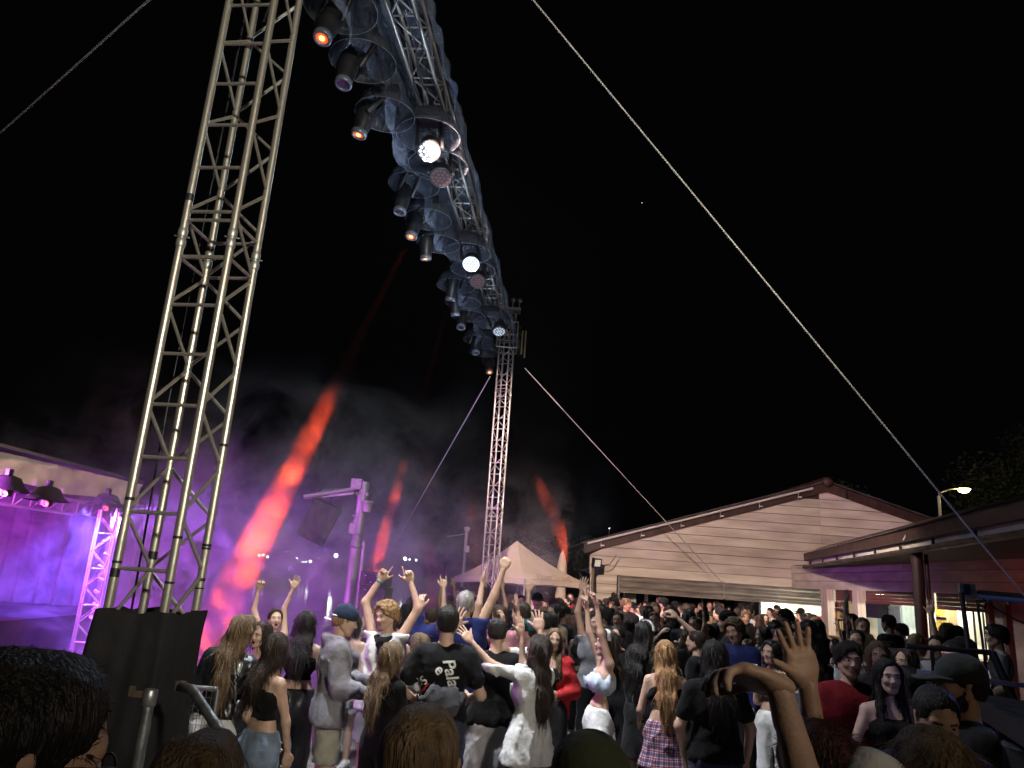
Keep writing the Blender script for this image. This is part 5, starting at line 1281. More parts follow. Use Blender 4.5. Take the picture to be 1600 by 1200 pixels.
# plaid and striped cloth
def woven(name, kind):
    M = mat('fabric_' + name, (.5, .5, .5), .85, bump=.3, bscale=22); nt = M.node_tree; N = nt.nodes; L = nt.links; b = N['Principled BSDF']
    tc = N.new('ShaderNodeTexCoord'); sp = N.new('ShaderNodeSeparateXYZ'); L.new(tc.outputs['Object'], sp.inputs[0])
    def stripes(axis, freq, duty, ph=0):
        a = N.new('ShaderNodeMath'); a.operation = 'MULTIPLY_ADD'; a.inputs[1].default_value = freq; a.inputs[2].default_value = ph
        if axis == 'a':
            at = N.new('ShaderNodeMath'); at.operation = 'ARCTAN2'; L.new(sp.outputs[1], at.inputs[0]); L.new(sp.outputs[0], at.inputs[1]); L.new(at.outputs[0], a.inputs[0])
        else: L.new(sp.outputs[2], a.inputs[0])
        fr = N.new('ShaderNodeMath'); fr.operation = 'FRACT'; L.new(a.outputs[0], fr.inputs[0])
        lt = N.new('ShaderNodeMath'); lt.operation = 'LESS_THAN'; L.new(fr.outputs[0], lt.inputs[0]); lt.inputs[1].default_value = duty; return lt.outputs[0]
    def mx(fac, c, prev):
        m_ = N.new('ShaderNodeMix'); m_.data_type = 'RGBA'; m_.blend_type = 'MULTIPLY'; k = N.new('ShaderNodeMath'); k.operation = 'MULTIPLY'; L.new(fac, k.inputs[0]); k.inputs[1].default_value = 1; L.new(k.outputs[0], m_.inputs[0])
        if isinstance(prev, tuple): m_.inputs[6].default_value = (*prev, 1)
        else: L.new(prev, m_.inputs[6])
        m_.inputs[7].default_value = (*c, 1); return m_.outputs[2]
    if kind == 'plaid':
        c = (.6, .56, .58)
        c = mx(stripes('a', 3.4, .5), (.36, .3, .48), c); c = mx(stripes('z', 17, .5), (.36, .3, .48), c)
        c = mx(stripes('a', 3.4, .16, .35), (.75, .12, .15), c); c = mx(stripes('z', 17, .16, .35), (.75, .12, .15), c)
    else: c = mx(stripes('a', 26, .4), (.5, .45, .5), (.6, .58, .6))
    L.new(c, b.inputs['Base Color']); return M
PLAID = woven('plaid', 'plaid'); STRIPE = woven('striped', 'stripe')
HERO = [
 dict(k='jacket', fem=True, at=(388, 961, 5.88), yaw=-8, lean=(.13, 0), hair_shift=(.06, 0), look=(-20, -5, 14), hair=('long', HL_), hair_len=.5, hair_w=.6, top=('jacket', LEA), bottom=('jeans', FW), L=((-.5, .0, -1), (.15, .35, -1)), R=((.2, .1, -1), (.1, .3, -1)), fold_amp=.008, label='person in black leather jacket and white jeans, back turned, beside the black cloth skirt'),
 dict(fem=True, at=(414, 971, 6.78), yaw=150, look=(10, 0, -10), hair=('long', HD), top=('crop', FW), bottom=('jeans', FJ), laugh=True, label='smiling person in white top half hidden behind the leather jacket'),
 dict(fem=True, at=(432, 950, 8.36), yaw=-155, look=(0, 8, 0), laugh=True, hair=('bun', HD), top=('tank', FB2), bottom=('jeans', FJ2), R=((-.4, 0, .8), (.12, -.1, 1)), L=((-.15, 0, 1), (.33, -.1, 1)), handR='fist', handL='open', palmL=(0, -1, 0), label='laughing person at the left with one fist and one open hand raised'),
 dict(k='jeans', fem=True, at=(436, 988, 5.65), yaw=-42, lean=(.02, 0), look=(20, 0, 4), hair=('long', HD), hair_len=.36, top=('crop', FB), longcrop=True, bottom=('jeans', FJ), L=((-.12, -.15, -1), (.5, .2, -.55)), R=((.25, .2, -1), (.1, .3, -1)), label='person in strappy black top and light blue jeans, hand on hip'),
 dict(fem=True, at=(480, 953, 7.23), yaw=3, hair=('long', HB), hair_len=.42, hair_w=1.15, top=('crop', FB), longcrop=True, bottom=('trousers', SAT), L=((-.25, 0, -1), (-.05, .1, -1)), R=((.25, 0, -1), (.0, .2, -1)), label='person in black cropped top and shiny black trousers, long straight dark hair'),
 dict(k='hoodie', fem=False, at=(545, 947, 6.78), yaw=-72, look=(0, -12, 0), hair=('short', HBL), cap=('back', fabric('cap_navy', (.02, .03, .06))), brim=FW, top=('hoodie', FLV), bottom=('shorts', FCR), R=((.15, -.1, -1), (1, .05, -.12)), L=((.25, .2, -1), (.9, .35, .0)), handR='relaxed', hem=-.14, fold_amp=.01, label='person in grey hoodie, cream shorts and backward cap, seen from the side'),
 dict(k='curly', fem=False, at=(603, 941, 7.46), yaw=168, look=(-22, -8, 4), hair=('curly', HBL), top=('tee', FW), bottom=('shorts', FG), hem=-.16, wide=1.05, R=((-.32, .1, .85), (.5, 0, .95)), L=((.36, 0, .75), (-.42, 0, 1)), handR='point', handL='point', palmR=(0, -1, 0), palmL=(0, -1, 0), fold_amp=.012, label='curly-haired dancer in loose white t-shirt pointing both hands up'),
 dict(fem=True, at=(553, 960, 8.81), yaw=160, hair=('bob', HB), top=('dress', FLV), bottom=('skirt', FLV), label='person in strapless grey dress behind the hoodie wearer'),
 dict(fem=True, at=(613, 1003, 6.1), yaw=-38, lean=(.03, .02), look=(0, 10, 8), hair=('wavy', HL_), hair_len=.5, hair_w=1.1, top=('long', FB), bottom=('trousers', FB), L=((-.1, .2, -1), (.3, .5, -.6)), R=((.3, 0, -1), (.5, .5, -.2)), label='person in black with long wavy light brown hair, waist band of pale blue'),
 dict(fem=True, at=(657, 989, 7.12), yaw=55, hair=('long', HL_), hair_len=.3, top=('crop', FW), bottom=('jeans', FJ), label='person with straight fair hair half hidden by the printed black t-shirt'),
 dict(fem=True, at=(661, 966, 8.93), yaw=178, laugh=True, hair=('long', HRD), top=('tank', FB), bottom=('jeans', FJ2), label='person whose face glows orange in a beam, between two dancers'),
 dict(k='palace', fem=False, at=(702, 945, 6.21), yaw=4, look=(0, 2, 0), hair=('short', HB), top=('tee', FB), bottom=('jeans', FJ2), hem=-.02, L=((-.5, -.1, -1), (.35, .8, -.35)), R=((.42, -.05, -1), (-.35, .8, -.2)), fold_amp=.009, label='person in black t-shirt with large white lettering on the back'),
 dict(fem=False, at=(728, 922, 7.8), yaw=-12, look=(0, 8, 0), hair=('buzz', HGR), skin='mid', top=('hoodie', FN), bottom=('jeans', FJ2), R=((.42, .0, 1), (.28, 0, 1)), L=((-.6, .1, -.2), (.05, 0, 1)), handR='fist', handL='relaxed', label='grey-haired person in navy hoodie with one arm thrust high'),
 dict(k='stripes', fem=False, at=(776, 966, 6.78), yaw=2, look=(10, -14, 0), hair=('short', HB), top=('tee', FB), bottom=('shorts', STRIPE), hem=-.06, L=((-.85, 0, .05), (.35, .0, 1)), R=((.6, .35, .05), (-.2, .1, 1)), handL='open', palmL=(0, 1, 0), handR='open', label='person in black t-shirt and white striped shorts with hands raised'),
 dict(k='whiteshirt', fem=True, at=(850, 994, 6.33), yaw=42, lean=(.05, .0), look=(5, 22, 0), hair=('wavy', HD), hair_len=.52, hair_w=.85, top=('shirt', FW), bottom=('trousers', FB), L=((-.9, .15, .25), (-.75, .1, .7)), R=((-.55, .5, .2), (-.12, .1, 1)), handL='open', handR='open', hem=-.22, fold_amp=.011, label='person in long white shirt with dark hair reaching both arms up left'),
 dict(k='bull', fem=False, at=(828, 969, 8.14), yaw=70, hair=('short', HD), cap=('fwd', fabric('cap_teal', (.01, .045, .05))), top=('tee', FW), bottom=('jeans', FJ2), L=((-.4, -.3, .1), (-.1, 0, 1)), R=((-.3, .3, .3), (-.15, 0, 1)), handL='relaxed', handR='open', label='person in dark teal cap with a red bull emblem, arm with wristbands raised'),
 dict(fem=True, at=(868, 981, 7.91), yaw=172, look=(8, 0, -4), hair=('long', HL_), hair_len=.4, hair_front=True, top=('crop', FB), longcrop=True, bottom=('trousers', SAT), k='redjacket', R=((-.15, -.1, -1), (.2, -.3, -.8)), L=((.35, 0, -1), (-.6, -.5, -.1)), label='person in open red jacket and black trousers facing the camera'),
 dict(k='dancer', fem=True, at=(952, 985, 7.12), yaw=100, lean=(0, -.12), look=(0, 8, 0), hair=('wavy', HD), hair_len=.34, hip=(0, .02), top=('crop', FBL), topz=.12, bottom=('wide', FW), waistband=.13, stance=((0, -.2), (0, .26)), R=((-.4, .1, .85), (-.15, .03, 1)), L=((-.3, -.05, .85), (-.18, .0, 1)), handR='peace', handL='relaxed', fold_amp=.012, headband=True, label='dancer in pale blue crop top and white trousers, arms stretched up'),
 dict(fem=True, at=(1008, 970, 7.8), yaw=-50, hair=('long', HB), hair_len=.5, hair_w=1.1, top=('long', FB), bottom=('skirt', FB), skirt_hem=.5, headband=True, label='person in black dress and white headband left of the checked skirt'),
 dict(k='plaid', fem=True, at=(1040, 1001, 7.01), yaw=-6, hair=('wavy', HBL), hair_len=.56, hair_w=1.0, top=('crop', FB), bottom=('skirt', PLAID), waistband=.1, skirt_hem=.66, L=((-.25, .1, -1), (.1, .6, -.4)), R=((.35, -.05, -1), (-.1, .7, .1)), fold_amp=.01, label='person with long fair hair in red and white checked skirt'),
 dict(fem=False, at=(1116, 1000, 5.99), yaw=5, hair=('long', HB), hair_len=.46, hair_w=1.2, top=('tee', FB), bottom=('shorts', FJ2), wide=1.05, L=((-.35, .05, -1), (.25, .35, -.9)), R=((.38, .05, -1), (-.05, .3, -1)), skin='fair', label='broad person in black t-shirt and denim shorts, very long black hair'),
 dict(fem=True, at=(1205, 1000, 7.91), yaw=128, hair=('wavy', HB), hair_len=.3, hair_w=1.1, top=('crop', FB), bottom=('jeans', FW), R=((-.2, -.2, -1), (-.2, -.35, .9)), L=((.15, -.1, -1), (-.2, -.3, .9)), k='cup', handR='fist', label='person in black bra top and white jeans holding a cup'),
 dict(fem=False, at=(1138, 955, 9.6), yaw=80, hair=('short', HB), cap=('beanie', FB), top=('tee', FB), bottom=('jeans', FJ2), label='person in black cap looking left above the long black hair'),
 dict(fem=True, at=(1252, 985, 8.36), yaw=15, hair=('long', HM), hair_len=.35, top=('crop', FB), bottom=('jeans', FB), label='bare-shouldered person with brown hair behind the raised forearm'),
 dict(fem=True, at=(1008, 1000, 9.49), yaw=-80, skin='mid', hair=('long', HB), hair_len=.3, top=('crop', FPK), bottom=('trousers', FB), L=((.3, .2, .5), (.5, 0, .5)), label='person lifting an elbow behind the white headband'),
 dict(fem=False, at=(1088, 985, 8.59), yaw=60, hair=('short', HD), top=('tee', FB), bottom=('jeans', FB), R=((-.2, -.1, .5), (-.6, 0, .5)), label='person in black with an arm bent over the head, right of fair hair'),
 dict(k='redtee', fem=False, at=(1325, 1003, 5.88), yaw=172, hair=('mop', HB), top=('tee', FBU), bottom=('trousers', FB), label='person in dark red t-shirt with a ring print facing the camera'),
 dict(fem=True, at=(1386, 1028, 5.54), yaw=172, skin='pale', hair=('long', HB), hair_len=.45, hair_front=True, top=('tank', FB), bottom=('trousers', FB), R=((-.45, -.05, -1), (-.2, -.15, -1)), label='pale person in sleeveless black top with one arm hanging, right of the red t-shirt'),
 dict(k='glasses', fem=True, at=(1371, 1002, 7.12), yaw=160, hair=('bob', HM), top=('tee', FB2), bottom=('jeans', FJ2), label='person with glasses behind the red t-shirt and the pale arm'),
 dict(fem=True, at=(1416, 1012, 7.23), yaw=105, hair=('long', HD), hair_len=.25, top=('tee', FG), bottom=('jeans', FJ2), label='person in grey t-shirt in profile, looking left toward the glasses'),
 dict(fem=True, at=(1418, 1040, 6.1), yaw=10, hair=('long', HB), hair_len=.4, top=('tee', FB2), bottom=('jeans', FB), label='person with long black hair turned away, left of the cap wearer'),
 dict(k='beard', fem=False, at=(1500, 1026, 3.9), yaw=76, hair=('short', HD), cap=('fwd', fabric('cap_grey', (.035, .04, .042))), top=('tee', FB), bottom=('jeans', FB), wide=1.12, skin='fair', label='bearded person in grey cap and black t-shirt looking left'),
 dict(fem=False, at=(1466, 1078, 3.4), yaw=172, look=(0, -22, 0), hair=('short', HB), top=('tee', FN), bottom=('jeans', FB), hi=True, label='person bowing the head, lit red and blue, in front of the cap wearer'),
 dict(fem=True, at=(1452, 1136, 2.0), yaw=6, hair=('long', HL_), hair_len=.3, top=('tee', FB), bottom=('jeans', FB), hi=True, label='streaky light brown head at the bottom edge under the bowed face'),
 dict(fem=False, at=(1362, 1180, 2.0), yaw=0, hair=('short', HD), cap=('beanie', FW), top=('tee', FG), bottom=('jeans', FB), hi=True, label='top of a white cap at the bottom edge'),
 dict(fem=False, at=(1276, 1128, 2.1), yaw=18, hair=('mop', HRD), top=('tee', FB), bottom=('jeans', FB), hi=True, label='dark reddish head near the bottom edge between the two raised arms'),
 dict(k='armup', fem=False, at=(1388, 1216, 2.15), yaw=10, hair=('short', HD), top=('tee', FB), bottom=('jeans', FB), hi=True, L=((-.2, .1, 1), (-.1, .0, 1)), handL='open', palmL=(.2, -1, 0), hdL=(-.3, 0, 1), skin='tan', label='person whose raised forearm and open hand stand before the bar'),
 dict(k='armup', fem=False, at=(1405, 1275, 1.6), yaw=10, hair=('short', HD), top=('tee', FB), bottom=('jeans', FB), hi=True, L=((-.12, .1, 1), (-.28, .0, 1)), handL='relaxed', palmL=(0, -.3, -1), hdL=(-1, .1, .25), skin='mid', label='person whose bent arm reaches up at the bottom, hand drooping left'),
 dict(k='glasses', fem=False, at=(72, 1012, 1.08), yaw=-42, look=(0, -10, 0), hair=('short', HB), top=('tee', FB), bottom=('jeans', FB), hi=True, skin='mid', label='large dark head with glasses in the bottom left corner'),
 dict(fem=False, at=(322, 1137, 1.62), yaw=-14, hair=('buzz', HM), top=('tee', FB), bottom=('jeans', FB), hi=True, skin='mid', label='close-cropped brown head at the bottom edge under the leather jacket'),
 dict(fem=False, at=(663, 1096, 1.75), yaw=-3, hair=('buzz', HL_), top=('tee', FB), bottom=('jeans', FB), hi=True, skin='mid', label='close-cropped fair head at the bottom edge before the lettered t-shirt'),
 dict(fem=False, at=(925, 1152, 1.9), yaw=0, hair=('short', HD), cap=('beanie', FOL), top=('tee', FB), bottom=('jeans', FB), hi=True, label='dark olive beanie at the bottom edge below the white trousers'),
 dict(fem=False, at=(1388, 960, 12.5), yaw=25, hair=('short', HD), top=('tee', FB), bottom=('jeans', FB), R=((.45, 0, -.9), (-.3, .3, -.6)), label='person in black vest leaning at the bar, hand on hip'),
 dict(fem=False, at=(1330, 958, 13.0), yaw=100, hair=('short', HB), top=('tee', FB2), bottom=('jeans', FB), R=((-.1, -.2, .3), (.1, 0, 1)), handR='open', label='person with a hand up before the left bar window'),
 dict(fem=False, at=(1480, 974, 10.5), yaw=-60, hair=('mop', HD), top=('tee', FB), bottom=('jeans', FB), label='person in black silhouetted against the bright right bar window'),
 dict(k='phone', fem=True, at=(1503, 994, 9.6), yaw=170, hair=('long', HB), top=('tee', FBE), bottom=('jeans', FB), R=((-.1, -.3, -.7), (.35, -.3, .8)), L=((.1, -.3, -.7), (-.35, -.3, .8)), label='person holding both hands to the face before the right bar window'),
 dict(fem=False, at=(1556, 976, 9.5), yaw=60, hair=('mop', HB), top=('tee', FG), bottom=('jeans', FB), L=((-.1, -.1, -1), (-.5, .1, -.3)), label='person in grey t-shirt standing before the red-lit end wall'),
 dict(fem=False, at=(1338, 983, 9.0), yaw=150, hair=('short', HB), top=('tee', FW), bottom=('jeans', FB), label='person in white t-shirt behind the red t-shirt wearer'),
 dict(fem=True, at=(1352, 988, 9.04), yaw=-60, hair=('long', HL_), top=('tee', FBE), bottom=('jeans', FB), label='person with light brown hair just left of the glasses wearer'),
 dict(fem=False, at=(1490, 1000, 6.33), yaw=120, hair=('short', HB), top=('tee', FB), bottom=('jeans', FB), label='person in black between the boom stand and the cap wearer'),
 dict(fem=False, at=(676, 948, 9.6), yaw=0, hair=('short', HD), top=('tee', FPK), bottom=('jeans', FB), R=((.0, 0, 1), (-.12, 0, 1)), handR='horns', scale_at=1, label='person raising one hand with two fingers, right of the curly-haired dancer'),
 dict(fem=False, at=(612, 968, 9.5), yaw=0, hair=('short', HD), top=('tee', FB), bottom=('jeans', FB), L=((-.9, 0, .1), (.3, 0, 1)), handL='fist', label='person with a red-lit fist raised behind the curly-haired dancer'),
 dict(fem=False, at=(853, 957, 9.4), yaw=0, skin='mid', hair=('short', HB), top=('tee', FPK), bottom=('jeans', FB), L=((-.25, 0, 1), (-.05, 0, 1)), handL='relaxed', label='person in pink with an arm raised under the tent edge'),
 dict(fem=True, at=(1262, 968, 9.5), yaw=20, hair=('long', HB), top=('tee', FB), bottom=('jeans', FB), label='dark-haired person in black behind the raised open hand'),
]
HO = {}
for i, s in enumerate(HERO):
    s['seed'] = i + 1
    Yd = s['at'][2]
    o = person(s, .017 if s.get('hi') else .022 if Yd > 7.5 else .0195, True)
    if s.get('k'): HO[s['k']] = (o, s)
print('heroes', time.time() - t_people, len(HERO))
# --- extras that belong to single people
def bvh_of(o):
    from mathutils.bvhtree import BVHTree
    me = o.data; return BVHTree.FromPolygons([v.co for v in me.vertices], [p.vertices for p in me.polygons])
def print_on(parent, body, size, m, px_c, rot, yside, name='lettering', shear=0, obj=None, off=.007):
    """flat lettering laid on the cloth: px_c = (x, z) in the wearer's frame, yside -1 back, +1 front"""
    if obj is None:
        c = bpy.data.curves.new('letters', 'FONT'); c.body = body; c.size = size; c.align_x = 'CENTER'; c.align_y = 'CENTER'; c.shear = shear; c.resolution_u = 3
        c.offset = size * .02
        t = bpy.data.objects.new('tmp', c); COL.objects.link(t); me = bpy.data.meshes.new_from_object(t.evaluated_get(bpy.context.evaluated_depsgraph_get())); bpy.data.objects.remove(t)
    else: me = obj
    bm = bmesh.new(); bm.from_mesh(me)
    bmesh.ops.triangulate(bm, faces=bm.faces[:]); bmesh.ops.subdivide_edges(bm, edges=[e for e in bm.edges if e.calc_length() > size * .18], cuts=2, use_grid_fill=True)
    B = bvh_of(parent); cr, sr = math.cos(R(rot)), math.sin(R(rot))
    for v in bm.verts:
        x, y = v.co.x, v.co.y; X, Zz = x * cr - y * sr, x * sr + y * cr
        if yside > 0: X = -X
        X += px_c[0]; Zz += px_c[1]
        hit = B.ray_cast(Vector((X, yside * 1.5, Zz)), Vector((0, -yside, 0)))
        v.co = (X, (hit[0].y if hit[0] else 0) + yside * off, Zz)
    me2 = bpy.data.meshes.new(name); bm.to_mesh(me2); bm.free(); me2.materials.append(m)
    o = bpy.data.objects.new(name, me2); COL.objects.link(o); o.parent = parent; return o
INK = mat('white_print', (.75, .75, .72), .7, var=.03); INKR = mat('red_print', (.5, .03, .03), .7); INKG = mat('green_print', (.05, .12, .05), .7); INKB = mat('dark_print', (.09, .02, .03), .7)
o, s = HO['palace']; tp_ = s['_top']
print_on(tp_, 'Palac', .125, INK, (.06, 1.27), -72, -1, shear=.2); print_on(tp_, 'e', .11, INK, (-.03, 1.31), -50, -1); print_on(tp_, 'Spe', .085, INK, (-.16, 1.2), -118, -1, shear=.2); print_on(tp_, 'r', .1, INK, (-.12, 1.1), -40, -1)
print_on(tp_, 'l', .12, INKR, (-.13, 1.17), -30, -1); print_on(tp_, 'o', .1, INKG, (-.16, 1.12), 0, -1)
def ring_mesh(r0_, r1_, n_=40):
    v = []; f = []
    for k in range(n_):
        a = 2 * math.pi * k / n_; v += [(r0_ * math.cos(a), r0_ * math.sin(a), 0), (r1_ * math.cos(a), r1_ * math.sin(a), 0)]
    for k in range(n_): f.append((2 * k, 2 * k + 1, 2 * ((k + 1) % n_) + 1, 2 * ((k + 1) % n_)))
    me = bpy.data.meshes.new('ring'); me.from_pydata(v, [], f); return me
o, s = HO['redtee']; print_on(s['_top'], '', .1, INKB, (0, 1.2), 0, 1, 'ring_print', obj=ring_mesh(.088, .1)); print_on(s['_top'], '', .1, INKB, (0, 1.2), 0, 1, 'ring_print', obj=ring_mesh(.05, .056)); print_on(s['_top'], 'S', .09, INKB, (0, 1.2), 0, 1)
o, s = HO['hoodie']; print_on(s['_top'], 'no love', .07, mat('grey_print', (.12, .11, .13), .8), (0, 1.25), 0, -1)
def child_sdf(name, o, prims, m, h=.008, cuts=(), post=None):
    q = Sdf()
    for p in prims: q.cone(*p[:4], *p[4:])
    for c in cuts: q.cut(*c)
    v, f = q.mesh(h, post); return build(name, [(v, f, 0)], [m], o)
o, s = HO['bull']; K = sk_points(s); capc = K['head'] + K['hr'] @ np.array((.0, .0, .06))
# emblem: small bull head on the side of the cap that faces the camera
v = [(-.5, .6), (-.9, .95), (-.75, .45), (-.35, .35), (-.3, -.2), (-.12, -.75), (.12, -.75), (.3, -.2), (.35, .35), (.75, .45), (.9, .95), (.5, .6), (.2, .45), (-.2, .45)]
q = rotz(-R(s['yaw'])); cdir = q @ np.array((.25, -1, 0)); cdir /= np.linalg.norm(cdir); sx = np.cross((0, 0, 1.), -cdir)
pts = [K['head'] + K['hr'] @ np.array((0, -.006, .062)) + cdir * .094 + sx * a * .03 + np.array((0, 0, b * .03)) for a, b in v]; n_ = len(pts); pts += [p + cdir * .004 for p in pts]
mesh('emblem', pts, [tuple(range(n_)), tuple(range(2 * n_ - 1, n_ - 1, -1))] + [(i, i + n_, (i + 1) % n_ + n_, (i + 1) % n_) for i in range(n_)], o, INKR)
def headband(o, s, m):
    K = sk_points(s); hr, hd = K['hr'], K['head']; v = []; f = []
    for k in range(20):
        a = math.pi * k / 19
        for r_ in (.094, .1):
            for dy in (-.018, .018): v.append(hd + hr @ np.array((r_ * math.cos(a), .01 + dy, .035 + r_ * 1.0 * math.sin(a))))
    for k in range(19):
        b = k * 4; f += [(b, b + 1, b + 5, b + 4), (b + 2, b + 6, b + 7, b + 3), (b, b + 4, b + 6, b + 2), (b + 1, b + 3, b + 7, b + 5)]
    mesh('headband', v, f, o, m, True)
for ob in [x for x in bpy.data.objects if x.name.startswith('person')]:
    pass
k = 0
for s in HERO:
    if s.get('headband'):
        lb = s['label']; ob = [x for x in bpy.data.objects if x.get('label') == lb][0]; headband(ob, s, FW)
def glasses(o, s):
    K = sk_points(s); hr, hd = K['hr'], K['head']; P_ = lambda *p: tuple(hd + hr @ np.array(p))
    for sg in (-1, 1):
        pts = [P_(sg * .033 + .023 * math.cos(a), .099, .0 + .018 * math.sin(a)) for a in np.linspace(0, 2 * math.pi, 13)]
        g = tube_path('glasses_rim', pts, .002, DARK, o, 6); tube_path('glasses_arm', [P_(sg * .058, .096, .006), P_(sg * .08, .06, .008), P_(sg * .084, -.01, .005)], .0022, DARK, o, 6)
    tube_path('glasses_bridge', [P_(-.01, .101, .004), P_(.01, .101, .004)], .002, DARK, o, 6)
for s in HERO:
    if s.get('k') == 'glasses': glasses([x for x in bpy.data.objects if x.get('label') == s['label']][0], s)
# beard
o, s = HO['beard']; K = sk_points(s); hp = lambda *p: K['head'] + K['hr'] @ np.array(p)
child_sdf('beard', o, [(hp(-.05, .02, -.085), hp(0, .06, -.11), .028, .026, .02), (hp(.05, .02, -.085), hp(0, .06, -.11), .028, .026, .02), (hp(-.066, 0, -.03), hp(-.05, .02, -.085), .016, .026, .02), (hp(.066, 0, -.03), hp(.05, .02, -.085), .016, .026, .02), (hp(-.02, .088, -.046), hp(.02, .088, -.046), .008, .008, .01)], HD, .006, (), strands(.0015, 3, 200))
# scarf of the curly-haired dancer, wrist bands
o, s = HO['curly']; K = sk_points(s); n0 = K['neck']
child_sdf('neck_scarf', o, [(n0 + K['fwd'] * .07 - (0, 0, .03) + K['lat'] * .07, n0 + K['fwd'] * .12 - (0, 0, .07), .03, .035, .03), (n0 + K['fwd'] * .07 - (0, 0, .03) - K['lat'] * .07, n0 + K['fwd'] * .12 - (0, 0, .07), .03, .035, .03), (n0 + K['fwd'] * .13 - (0, 0, .07), n0 + K['fwd'] * .15 - (.02, 0, .19), .045, .03, .03)], FB, .01, (), folds(.006, 5, 40))
def band(o, s, side, m, frac=.93, w=.018):
    K = sk_points(s); a, b = K['el' + side], K['wr' + side]; d = (b - a) / np.linalg.norm(b - a); c = a + (b - a) * frac
    q = Vector(d).to_track_quat('Z', 'Y'); lathe('wristband', [(.026, -w / 2), (.0305, -w / 2), (.0305, w / 2), (.026, w / 2)], m, o, 14, tuple(c), False, q)
TEALB = mat('teal_band', (.05, .3, .3), .5)
band(o, s, 'R', TEALB); o, s = HO['bull']; band(o, s, 'L', TEALB, .95); band(o, s, 'L', FW, .88)
# red jacket worn open
o, s = HO['redjacket']; K = sk_points(s); T_, Fw, L = K['lat'], K['fwd'], K['up']; q = Sdf()
for sg, sd in ((1, 'R'), (-1, 'L')):
    arm_prims(q, K, sd, .035, ARM_F, 1.9, .04)
    q.cone(K['neck'] - L * .06 + T_ * sg * .11, K['chest'] + T_ * sg * .12, .06, .075, .04); q.cone(K['chest'] + T_ * sg * .12, K['pel'] + T_ * sg * .13 - L * .12, .075, .07, .04)
    q.cone(K['chest'] + T_ * sg * .1 - Fw * .05, K['pel'] + T_ * sg * .08 - Fw * .06 - L * .1, .08, .08, .05)
q.cut(-L, -((K['pel'] - L * .12) @ L)); v, f = q.mesh(.014, folds(.009, 4)); build('jacket', [(v, f, 0)], [FR], o)
# waist bag on the lettered t-shirt, chain bag of the leather jacket, cup, cigarette-less hands
def own_thing(name, ob, label, cat):
    mw = Matrix.Translation(ob_par.location) @ Matrix.Rotation(ob_par.rotation_euler.z, 4, 'Z') @ Matrix.Diagonal((*ob_par.scale, 1))
    ob.parent = None; ob.matrix_world = mw; ob.name = name; tag(ob, label, cat)
ob_par, s = HO['palace']; K = sk_points(s)
b = child_sdf('waist_bag', ob_par, [(K['pel'] + (-.05, -.17, .13), K['pel'] + (.07, -.17, .15), .07, .07, .05, np.array((1, .6, 1.5))), (K['pel'] + (-.15, -.12, .15), K['pel'] + (.16, -.12, .19), .022, .022, .03)], fabric('bag_grey', (.07, .07, .08)), .012, (), folds(.008, 8, 26)); own_thing('waist_bag', b, 'grey waist bag worn across the back of the lettered t-shirt', 'bag')
ob_par, s = HO['jacket']; K = sk_points(s)
b = child_sdf('shoulder_bag', ob_par, [(K['pel'] + (.2, -.04, .12), K['pel'] + (.2, .06, .0), .085, .09, .05, np.array((.5, 1, 1)))], LEA, .012); own_thing('shoulder_bag', b, 'black shoulder bag with metal chain at the hip of the leather jacket', 'bag')
for k in range(14): lathe('chain_link', [(.012, -.004), (.016, 0), (.012, .004)], ALU, b, 8, tuple(K['pel'] + (.2 - .004 * k, -.1, .15 + .022 * k)), False, Vector((1, k % 2, .3)).to_track_quat('Z', 'Y'))
tube_path('bag_strap', [K['pel'] + (.16, -.1, .42), K['chest'] + (.16, -.13, .02), K['neck'] + (.13, -.06, -.0)], .006, LEA, b, 6)
ob_par, s = HO['cup']; K = sk_points(s); wr = K['wrR'] + K['fdR'] * .1
b = lathe('cup', [(.001, -.05), (.03, -.05), (.04, .06), (.037, .06), (.028, -.045)], FW, ob_par, 14, tuple(wr), False)
mwp = Matrix.Translation(ob_par.location) @ Matrix.Rotation(ob_par.rotation_euler.z, 4, 'Z') @ Matrix.Diagonal((*ob_par.scale, 1))
lp = mwp @ Vector(wr); b.parent = None; b.location = lp; tag(b, 'white plastic cup held by the person in the black bra top', 'cup')
# pale cloth tied round the waist of the wavy-haired person, shirt tail
print('extras', time.time() - t_people)

